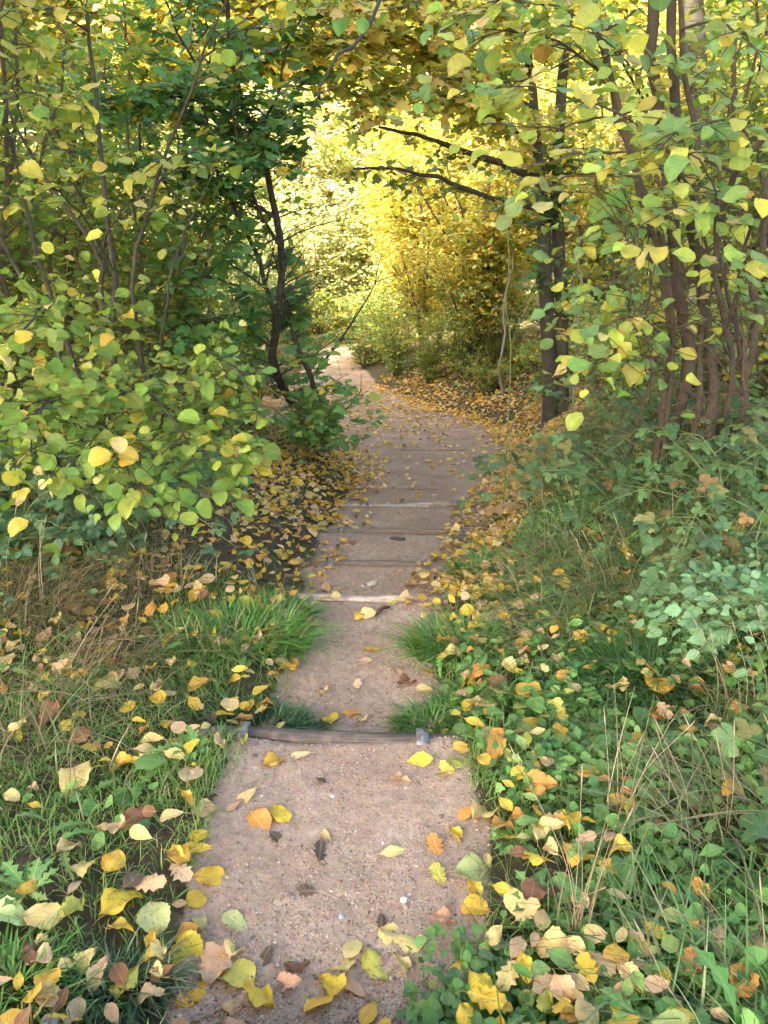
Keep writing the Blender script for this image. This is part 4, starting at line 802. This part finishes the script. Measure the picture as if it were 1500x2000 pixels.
# long dry stalks
def stalks(px, py, rad, n, L, lab, pal=DRY, w=.0016, lean=.5, bend=.9, heads=6, az=None):
    c = at(px, py); th = rng.rand(n) * 6.283; rr = rad * np.sqrt(rng.rand(n)); p = on_ground(np.column_stack([c[0] + rr * np.cos(th), c[1] + rr * np.sin(th)]), -.004) - c
    root = empty('dry_grass_clump', c, lab, 'dry grass', 'clumps of dry grass'); a = Acc()
    blades(a, rng, p, L * (.4 + .7 * rng.rand(n)), w, pal, lean, bend, az=None if az is None else rng.normal(az, 1.0, n), S=6); a.obj('blades', M_BLADE, root)
    for k in range(heads):
        b0 = p[rng.randint(n)]; aa = rng.rand() * 6.28 if az is None else rng.normal(az, .7); h = L * rng.uniform(.7, 1.1); d = np.array([math.cos(aa), math.sin(aa), 0]) * rng.uniform(.15, .6)
        pts = curve([b0, b0 + h * (np.array([0, 0, .5]) + d * .2), b0 + h * (np.array([0, 0, .92]) + d * .7)], 10); s = Acc(); v, f = tube_arrays(pts, np.linspace(.0013, .0007, 10), 4)
        s.add(v, f, [.48, .36, .24, .5], [.2, .5])
        tip = nrm(pts[-1] - pts[-2]); hp = [pts[-1] + tip * t for t in np.linspace(0, .05, 6)]; v, f = tube_arrays(hp, [.0008, .0016, .002, .0018, .0012, .0004], 5); s.add(v, f, [.46, .37, .25, .5], [.2, .5])
        s.obj('stalk', M_BLADE, root)
    return root
stalks(1420, 1640, .15, 80, .30, 'tangle of bleached dry grass at the right edge beside the green cover', heads=8, lean=.7, bend=1.3, az=2.8, w=.0022)
stalks(1400, 1950, .14, 60, .20, 'dry grass clump at the bottom right corner', heads=4, lean=.7, bend=1.2, az=2.6)
stalks(1120, 1830, .04, 16, .40, 'upright thin straw stalks standing in the green cover near the tread', heads=4, lean=.2, bend=.25, w=.0014)
stalks(1200, 1620, .05, 18, .40, 'few tall thin straw stalks right of the centre of the green cover', heads=4, lean=.25, bend=.3, w=.0013)
stalks(1460, 1420, .10, 60, .36, 'wispy dry grass under the right end of the nettle clump', heads=5, lean=.6, bend=1.1, az=3.0)
stalks(60, 1210, .16, 120, .42, 'arching tan grass at the left edge under the hazel', heads=4, lean=.7, bend=1.3, az=.3)
stalks(180, 1300, .18, 130, .30, 'flattened brown grass left of the green tuft', heads=3, lean=.9, bend=1.4, az=.2)
stalks(300, 1150, .16, 110, .26, 'dull dry grass between the hazel foot and the large tuft', heads=3, lean=.7, bend=1.2)
stalks(1090, 1100, .14, 170, .36, 'pale arching grass tuft on the right verge opposite the third log', pal=DRYG, heads=5, lean=.5, bend=1.3, az=3.2)
stalks(1070, 960, .16, 170, .36, 'pale arching grass tuft on the right verge opposite the fifth log', pal=DRYG, heads=5, lean=.5, bend=1.3, az=3.2)
stalks(1190, 1180, .14, 170, .36, 'drooping straw coloured grass below the brambles on the right', pal=DRYG, heads=5, lean=.5, bend=1.3, az=3.3)
c = at(1190, 1830)
a = Acc(); n = 150; p = on_ground(np.column_stack([rng.uniform(.5, 1.0, n), rng.uniform(.85, 1.25, n)])) - c
blades(a, rng, p, .10 + .12 * rng.rand(n), .0028, [(4, (.12, .26, .08)), (2, (.2, .34, .12)), (1, (.4, .4, .2))], .8, .9, S=5); o = a.obj('long_grass', M_BLADE); o.location = c; tag(o, 'long fresh green grass blades crossing the bottom right of the view', 'grass tuft')

# dandelion rosettes
for px, py, s, lab in [(380, 1475, .085, 'dandelion rosette in the grass left of the nearest full log'), (1020, 1530, .09, 'dandelion rosette at the right edge of the near tread'), (1050, 1400, .10, 'dandelion rosette behind the right end of the nearest full log'),
                       (1130, 1330, .10, 'dandelion rosette below the verge grass on the right'), (60, 1760, .10, 'dandelion rosette at the left frame edge near the orange leaf'), (1010, 1660, .09, 'dandelion rosette beside the big pale leaf on the right'), (990, 1270, .09, 'dandelion rosette beside the rounded tuft on the right'), (1060, 1790, .1, 'broad leaved rosette beside the tan leaf at the lower right')]:
    c = at(px, py); n = 13; az = np.arange(n) * 2.4 + rng.rand(); a = Acc(); d = np.column_stack([np.cos(az), np.sin(az), rng.uniform(.1, .5, n)])
    put_leaves(a, rng, T_DAND, np.zeros((n, 3)) + [0, 0, .004], d, np.tile([0, 0, 1.], (n, 1)) + rng.normal(0, .15, (n, 3)), s * rng.uniform(.7, 1.1, n), pick(rng, CV, n)); o = a.obj('dandelion', M_LEAF); o.location = c; tag(o, lab, 'dandelion', 'dandelion rosettes')

# brambles: arching canes with leaves in threes
def trifoliate(t):
    v = []; f = []; u = []; o = 0
    for ang, sc, off in ((0, .62, (0, .36)), (1.15, .5, (.03, .30)), (-1.15, .5, (-.03, .30))):
        tv, tf, tu = t; c, s_ = math.cos(-ang), math.sin(-ang); x = tv[:, 0] * sc; y = tv[:, 1] * sc
        v.append(np.column_stack([x * c - y * s_ + off[0], x * s_ + y * c + off[1], tv[:, 2] * sc])); f.append(tf + o); u.append(tu); o += len(tv)
    return np.concatenate(v), np.concatenate(f), np.concatenate(u)
T_TRI = [trifoliate(strip_leaf(.36, 8, 1, c, f_, 1, 1.0, .09, .03, 0, .75, i)) for i, (c, f_) in enumerate([(.25, .25), (.45, .3), (0, .15)])]
BRP = [(5, (.09, .20, .075)), (3, (.07, .15, .07)), (3, (.16, .29, .10)), (.6, (.36, .30, .10)), (.5, (.45, .22, .10))]
def bramble(x, y, lab, n=9, L=.8, size=.074, az=None, pal=BRP, name='bramble', cat='bramble', temps=T_TRI, h=.42, per_m=13, tl=.14):
    base = np.array([x, y, gz(x, y)]); st = []
    for k in range(n):
        aa = rng.rand() * 6.283 if az is None else rng.normal(az, .7); d = np.array([math.cos(aa), math.sin(aa), 0]); l = L * rng.uniform(.5, 1.1); hh = h * rng.uniform(.6, 1.15)
        st.append(mkstem([base - [0, 0, .03], base + d * l * .3 + [0, 0, hh * .8], base + d * l * .7 + [0, 0, hh], base + d * l + [0, 0, hh * .6]], .0032, .0014, rng, 12, .006))
    return plant(name, lab, cat, base, st, rng, temps, pal, bark=M_STEMG, group='brambles on the verges' if name == 'bramble' else None, stem_name='cane', per_m=per_m, tl=tl, nsub=0, gap=.06, size=size, t0=.15, up=.3, droop=.1, face=1.0, tw_r=.0015)
for x, y, lab, kw in [(1.55, 3.1, 'bramble with blue green leaves above the nettle clump', {}), (2.0, 3.3, 'bramble at the right frame edge below the hazel', {}), (1.25, 3.7, 'bramble on the verge left of the hazel foot', dict(h=.28)), (1.8, 3.8, 'bramble right at the foot of the right hazel', dict(h=.26)),
                      (1.05, 4.6, 'bramble spilling to the path opposite the fifth log', dict(L=.6, h=.3)), (1.6, 4.9, 'bramble behind the hazel foot towards the dark trunk', {}), (1.35, 2.75, 'bramble with a pale drooping cane over the dark grass', dict(L=.6)), (2.3, 4.2, 'bramble filling the right edge under the hazel', dict(h=.3)),
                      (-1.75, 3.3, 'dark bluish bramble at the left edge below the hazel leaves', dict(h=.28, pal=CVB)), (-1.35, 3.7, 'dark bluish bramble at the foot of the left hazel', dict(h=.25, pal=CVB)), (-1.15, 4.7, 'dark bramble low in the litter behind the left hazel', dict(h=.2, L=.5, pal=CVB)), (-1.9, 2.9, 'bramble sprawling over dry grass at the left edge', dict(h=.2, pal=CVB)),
                      (1.75, 1.9, 'bramble with large crinkled leaves at the right edge above the bleached grass', dict(L=.5, h=.2, size=.075)), (1.1, 1.45, 'bramble with round toothed leaves inside the bleached grass', dict(L=.35, h=.1, size=.07))]:
    bramble(x, y, lab, **kw)
T_NET = [strip_leaf(.36, 12, 1, c, f, 1, .62, .16, .03, 0, 1.15, i) for i, (c, f) in enumerate([(.3, .25), (.5, .2), (.1, .3)])]
NET = [(5, (.27, .48, .24)), (3, (.20, .38, .18)), (1, (.33, .54, .26))]
bramble(1.46, 2.22, 'pale mint green nettle clump leaning in from the right edge', n=26, L=.58, size=.040, az=2.75, pal=NET, name='nettle_clump', cat='nettle', temps=T_NET, h=.21, per_m=95, tl=.07)

# ---------------------------------------------------------------- fallen leaves
FY = (.80, .52, .05); FP = (.84, .60, .24); FO = (.74, .34, .07); FPE = (.78, .46, .26); FB = (.30, .12, .06); FD = (.13, .08, .06); FL = (.62, .56, .10); FPG = (.56, .60, .25); FT = (.62, .40, .22); FG = (.82, .46, .06)
CW = {FY: 'yellow', FP: 'pale yellow', FO: 'orange', FPE: 'peach', FB: 'red brown', FD: 'dark decayed', FL: 'lime yellow', FPG: 'pale green', FT: 'tan', FG: 'golden'}
H = T_HAZEL[:2] + T_DEAD[:]; O = T_OVAL + [T_DEAD[3]]; K = T_OAK
HAND = [(538, 1490, 52, O, FG), (583, 1480, 40, O, FPE), (480, 1560, 46, O, FP), (456, 1578, 32, O, FPE), (504, 1610, 50, H, FO), (548, 1594, 48, H, FY), (634, 1632, 34, O, FP), (378, 1662, 60, O, FY), (384, 1640, 38, H, FY), (412, 1715, 54, H, FY), (355, 1725, 60, K, FT), (768, 1667, 52, O, FP), (785, 1524, 38, O, FPE), (820, 1490, 50, O, FY), (900, 1498, 52, H, FL), (865, 1508, 44, H, FL),
        (910, 1592, 44, O, FO), (948, 1588, 60, H, FP), (892, 1636, 42, O, FY), (850, 1655, 48, K, FO), (925, 1705, 66, H, FPG), (928, 1745, 46, H, FG), (926, 1775, 50, H, FG), (872, 1797, 48, O, FPE), (1000, 1795, 66, O, FP), (856, 1712, 46, K, FL), (240, 1785, 72, H, FY), (305, 1818, 66, H, FPG), (295, 1750, 62, K, FPE), (362, 1862, 70, H, FY), (390, 1803, 50, O, FP), (458, 1803, 62, O, FPG),
        (384, 1760, 38, H, FY), (420, 1895, 70, H, FPE), (456, 1862, 56, O, FP), (468, 1908, 62, H, FL), (505, 1955, 62, H, FY), (375, 1948, 58, H, FY), (560, 1925, 52, O, FPE), (620, 1958, 62, H, FG), (650, 1932, 56, H, FY), (690, 1855, 54, O, FP), (736, 1892, 64, H, FL), (672, 1893, 48, K, FP), (690, 1935, 54, O, FPE), (785, 1840, 84, H, FP), (790, 1893, 48, O, FP), (580, 1888, 46, H, FB), (745, 1800, 34, K, FD),
        (625, 1668, 52, K, FD), (594, 1745, 46, K, FD), (540, 1640, 34, O, FD), (518, 1870, 46, K, FD), (628, 1527, 24, O, FD), (48, 1755, 54, H, FG), (20, 1812, 66, H, FPG), (92, 1818, 66, H, FP), (165, 1715, 42, H, FP), (150, 1757, 36, O, FT), (225, 1703, 46, H, FG), (335, 1615, 46, O, FT), (265, 1620, 50, O, FB), (275, 1650, 50, O, FP), (246, 1510, 52, O, FG), (290, 1482, 46, O, FP), (342, 1493, 48, O, FP),
        (475, 1446, 34, H, FL), (155, 1542, 66, H, FP), (205, 1345, 60, H, FP), (388, 1353, 36, O, FG), (410, 1257, 40, H, FY), (172, 1243, 42, H, FY), (450, 1393, 40, H, FP), (480, 1192, 34, H, FL), (575, 1188, 36, K, FPE), (578, 1215, 30, K, FP), (556, 1306, 44, H, FG), (575, 1302, 36, O, FO), (688, 1395, 44, O, FO), (643, 1405, 34, H, FY), (708, 1405, 24, H, FP), (630, 1350, 26, O, FP), (698, 1340, 28, K, FPE), (797, 1333, 42, O, FB), (785, 1308, 40, H, FPE),
        (838, 1316, 36, O, FY), (880, 1300, 36, H, FP), (862, 1308, 30, O, FG), (935, 1335, 50, H, FO), (1030, 1375, 52, H, FG), (1040, 1455, 54, H, FG), (1090, 1457, 48, O, FG), (965, 1484, 52, O, FO), (972, 1462, 40, O, FO), (925, 1440, 40, O, FG), (1048, 1560, 60, O, FO), (1040, 1528, 44, O, FG), (1148, 1537, 52, O, FG), (1255, 1580, 58, H, FY), (1270, 1420, 54, H, FO), (1283, 1365, 60, H, FG), (1125, 1372, 44, O, FT),
        (1070, 1690, 44, O, FP), (1125, 1700, 58, H, FG), (1188, 1728, 56, O, FG), (1080, 1890, 72, H, FP), (990, 1942, 62, K, FP), (1012, 1700, 48, O, FB), (953, 1683, 30, O, FPE), (645, 1110, 28, O, FG), (1005, 1265, 36, H, FB), (975, 1380, 52, K, FP), (1225, 1560, 40, O, FO), (1425, 1555, 80, K, FP), (1290, 1660, 60, O, FB), (950, 1400, 44, H, FP), (720, 1985, 54, O, FG), (350, 1770, 30, O, FPE), (235, 1335, 40, O, FT), (160, 1290, 46, K, FB), (90, 1260, 46, O, FT), (100, 1420, 50, H, FB), (160, 1450, 60, K, FB), (75, 1330, 40, O, FB)]
leaves = []
for px, py, s, T, c in HAND:
    p = at(px, py); d = (p - CAM) @ FWD; cover_ = pathmask(np.array([p[0]]), np.array([p[1]]))[0] < .3; leaves.append([p, s * d / 1500 * 1.08, T, c, ((.055 if p[0] > .2 else .038) if cover_ else .005), True])
def d_lit(x, y, sl, sr, pm_):
    on = pm_ > .5; d = np.full(len(x), 28.); near = smooth(2.4, 1.6, y)
    d = np.where(on, 3 + 60 * smooth(5, 9, y) + 160 * smooth(10.2, 12.5, y) + (300 + 500 * (sr > -.35)) * smooth(-.34, -.1, np.maximum(sl, sr)) * smooth(2.85, 3.3, y), d)
    d = np.where((~on) & (sl > -.1), 60 + 150 * smooth(1.7, 2.2, y) * smooth(3.6, 3.0, y) + 520 * smooth(-.12, .03, sl) * smooth(1.3, .8, sl) * smooth(3.0, 4.2, y) * smooth(11, 8.5, y) + 40 * smooth(1.8, 2.6, y), d)
    d = np.where((~on) & (sr > -.1), 120 + 60 * smooth(1.8, 2.4, y) + 700 * smooth(.5, .25, sr) * smooth(2.6, 3.8, y) + 420 * smooth(1.9, 1.0, sr) * smooth(6.5, 8.5, y) + 70 * (y > 2.0) * smooth(.55, .25, sr), d)
    d = d + 280 * smooth(1.25, 1.02, y) * (sl < .25) * (sr < .3) + 130 * smooth(-.13, -.03, np.maximum(sl, sr)) * smooth(.25, .1, np.maximum(sl, sr)) * (y < 3)
    d = d * smooth(16, 13, y) * (.35 + 1.3 * fbm(x + 3, y, 2.1, 2)) * (1 - .55 * near * on)
    return d / 1000
lp = scatter(int(1000 * 8.6 * 15.4), -4, 4.6, .75, 16.2, d_lit)
FW = [(5, FY), (5, FG), (4, FP), (3, FPE), (2, FO), (3, FT), (1.7, FB), (.7, FD), (.8, FL)]; ww = np.array([a_ for a_, _ in FW]); ww = ww / ww.sum()
ci = rng.choice(len(FW), len(lp), p=ww); szs = np.clip(.050 * np.exp(rng.normal(0, .22, len(lp))), .028, .078); ti = rng.choice(3, len(lp), p=[.45, .4, .15])
px, py, dd = project(lp); vis = (px > -20) & (px < 1520) & (py > -20) & (py < 2030) & (dd > .5)
# keep clear of the leaves already placed one by one
hp = np.array([q[0][:2] for q in leaves]); dmin = np.array([np.min(np.hypot(hp[:, 0] - q[0], hp[:, 1] - q[1])) if q[1] < 4 else 9. for q in lp]); ok = dmin > .035
lp, ci, szs, ti, dd, vis = [q[ok] for q in (lp, ci, szs, ti, dd, vis)]
app = np.where(vis, szs / dd, 0); order = np.argsort(-app); n_ind = 300 - len(leaves); ind = order[:n_ind]; rest = order[n_ind:]
pmv = pathmask(lp[:, 0], lp[:, 1])
def offg(i): return (.058 if lp[i, 0] > .1 else .036) if (pmv[i] < .3 and lp[i, 1] < 3.3) else .012
for i in ind: leaves.append([lp[i], szs[i], [H, O, K][ti[i]], FW[ci[i]][1], offg(i), False])
def zone(p):
    x, y = p[0], p[1]; l, r = [float(v) for v in edges(np.array([y]))]
    rowi = int(np.searchsorted(LOGY, y)); sd_ = 'left of' if x < l else 'right of'; rows_ = ['before the corner log', 'beside the near tread', 'beside the second tread', 'beside the third tread', 'beside the fourth tread', 'beside the fifth tread']
    if l < x < r:
        if rowi == 1: return ('on the near gravel tread, ' + ('lower edge' if y < 1.12 else 'lower half' if y < 1.35 else 'upper half'))
        return ['on the ground at the bottom edge', '', 'on the second gravel tread', 'on the third gravel tread', 'on the fourth gravel tread', 'on the fifth gravel tread'][min(rowi, 5)]
    side = 'in grass, ' if x < l else 'in cover, '
    rows_ = [q.replace('beside', sd_) for q in rows_]
    if rowi == 1: side += 'lower part ' if y < 1.3 else 'middle part ' if y < 1.6 else 'upper part '
    return side + rows_[min(rowi, 5)]
ORD = ['leftmost', 'second', 'third', 'fourth', 'fifth', 'sixth', 'seventh', 'eighth', 'ninth', 'tenth', 'eleventh', 'twelfth']
cls = {}
for q in leaves: cls.setdefault((CW[q[3]], zone(q[0])), []).append(q)
for (cw, zn), L in cls.items():
    L.sort(key=lambda q: project(q[0])[0])
    for j, (p, s, T, c, dz, hand) in enumerate(L):
        cc = np.array([[*np.clip(np.array(c) * (1 + rng.normal(0, .09)) * (1 + rng.normal(0, .04, 3)), .01, .92), rng.rand()]]); a = Acc(); az = rng.rand() * 6.283
        d = np.array([[math.cos(az), math.sin(az), rng.normal(0, .12)]]); put_leaves(a, rng, [T[rng.randint(len(T))]], -d * s * .5, d, np.array([[0, 0, 1.]]) + rng.normal(0, .22, (1, 3)), np.array([s]), cc)
        pe = -d[0] * s * .5; v, f = tube_arrays(curve([pe + d[0] * s * .05, pe - d[0] * s * .12 + [0, 0, .003], pe - d[0] * s * .28 + rng.normal(0, .003, 3)], 5), [.0011, .0009, .0008, .0008, .0007], 4); a.add(v, f, cc[0] * [.8, .7, .6, 1], [0, 0])
        o = a.obj('fallen_leaf', M_FALL); o.location = p + np.array([0, 0, dz]); shape = 'round' if T is H else 'oval' if T is O else 'lobed'
        if len(L) == 1: lab = '%s %s fallen leaf %s' % (cw, shape, zn)
        elif len(L) <= 12: lab = '%s %s leaf %s, %s from left' % (cw, shape, zn, ORD[j]) if j else 'leftmost %s %s leaf %s' % (cw, shape, zn)
        else: lab = '%s fallen leaf %s' % (cw, zn)
        tag(o, lab, 'leaf', 'single fallen leaves' if len(L) <= 12 else '%s leaves %s' % (cw, zn))
a = Acc(); n = len(rest); az = rng.rand(n) * 6.283; d = np.column_stack([np.cos(az), np.sin(az), rng.normal(0, .2, n)]); rp = lp[rest] + np.array([0, 0, 1.]) * (np.array([offg(i) for i in rest]) + .012 * rng.rand(n))[:, None]
base_ = np.array([c for _, c in FW])[ci[rest]] * (1 + rng.normal(0, .1, (n, 1))); cc = np.column_stack([np.clip(base_, .01, .92), rng.rand(n)])
put_leaves(a, rng, T_HAZELS + T_OVAL + T_DEAD[:4] + K[:1], rp, d, np.array([0, 0, 1.]) + rng.normal(0, .35, (n, 3)), szs[rest], cc); tag(a.obj('leaf_litter', M_FALL), kind='stuff')
print('leaves', len(leaves), 'rest', n)
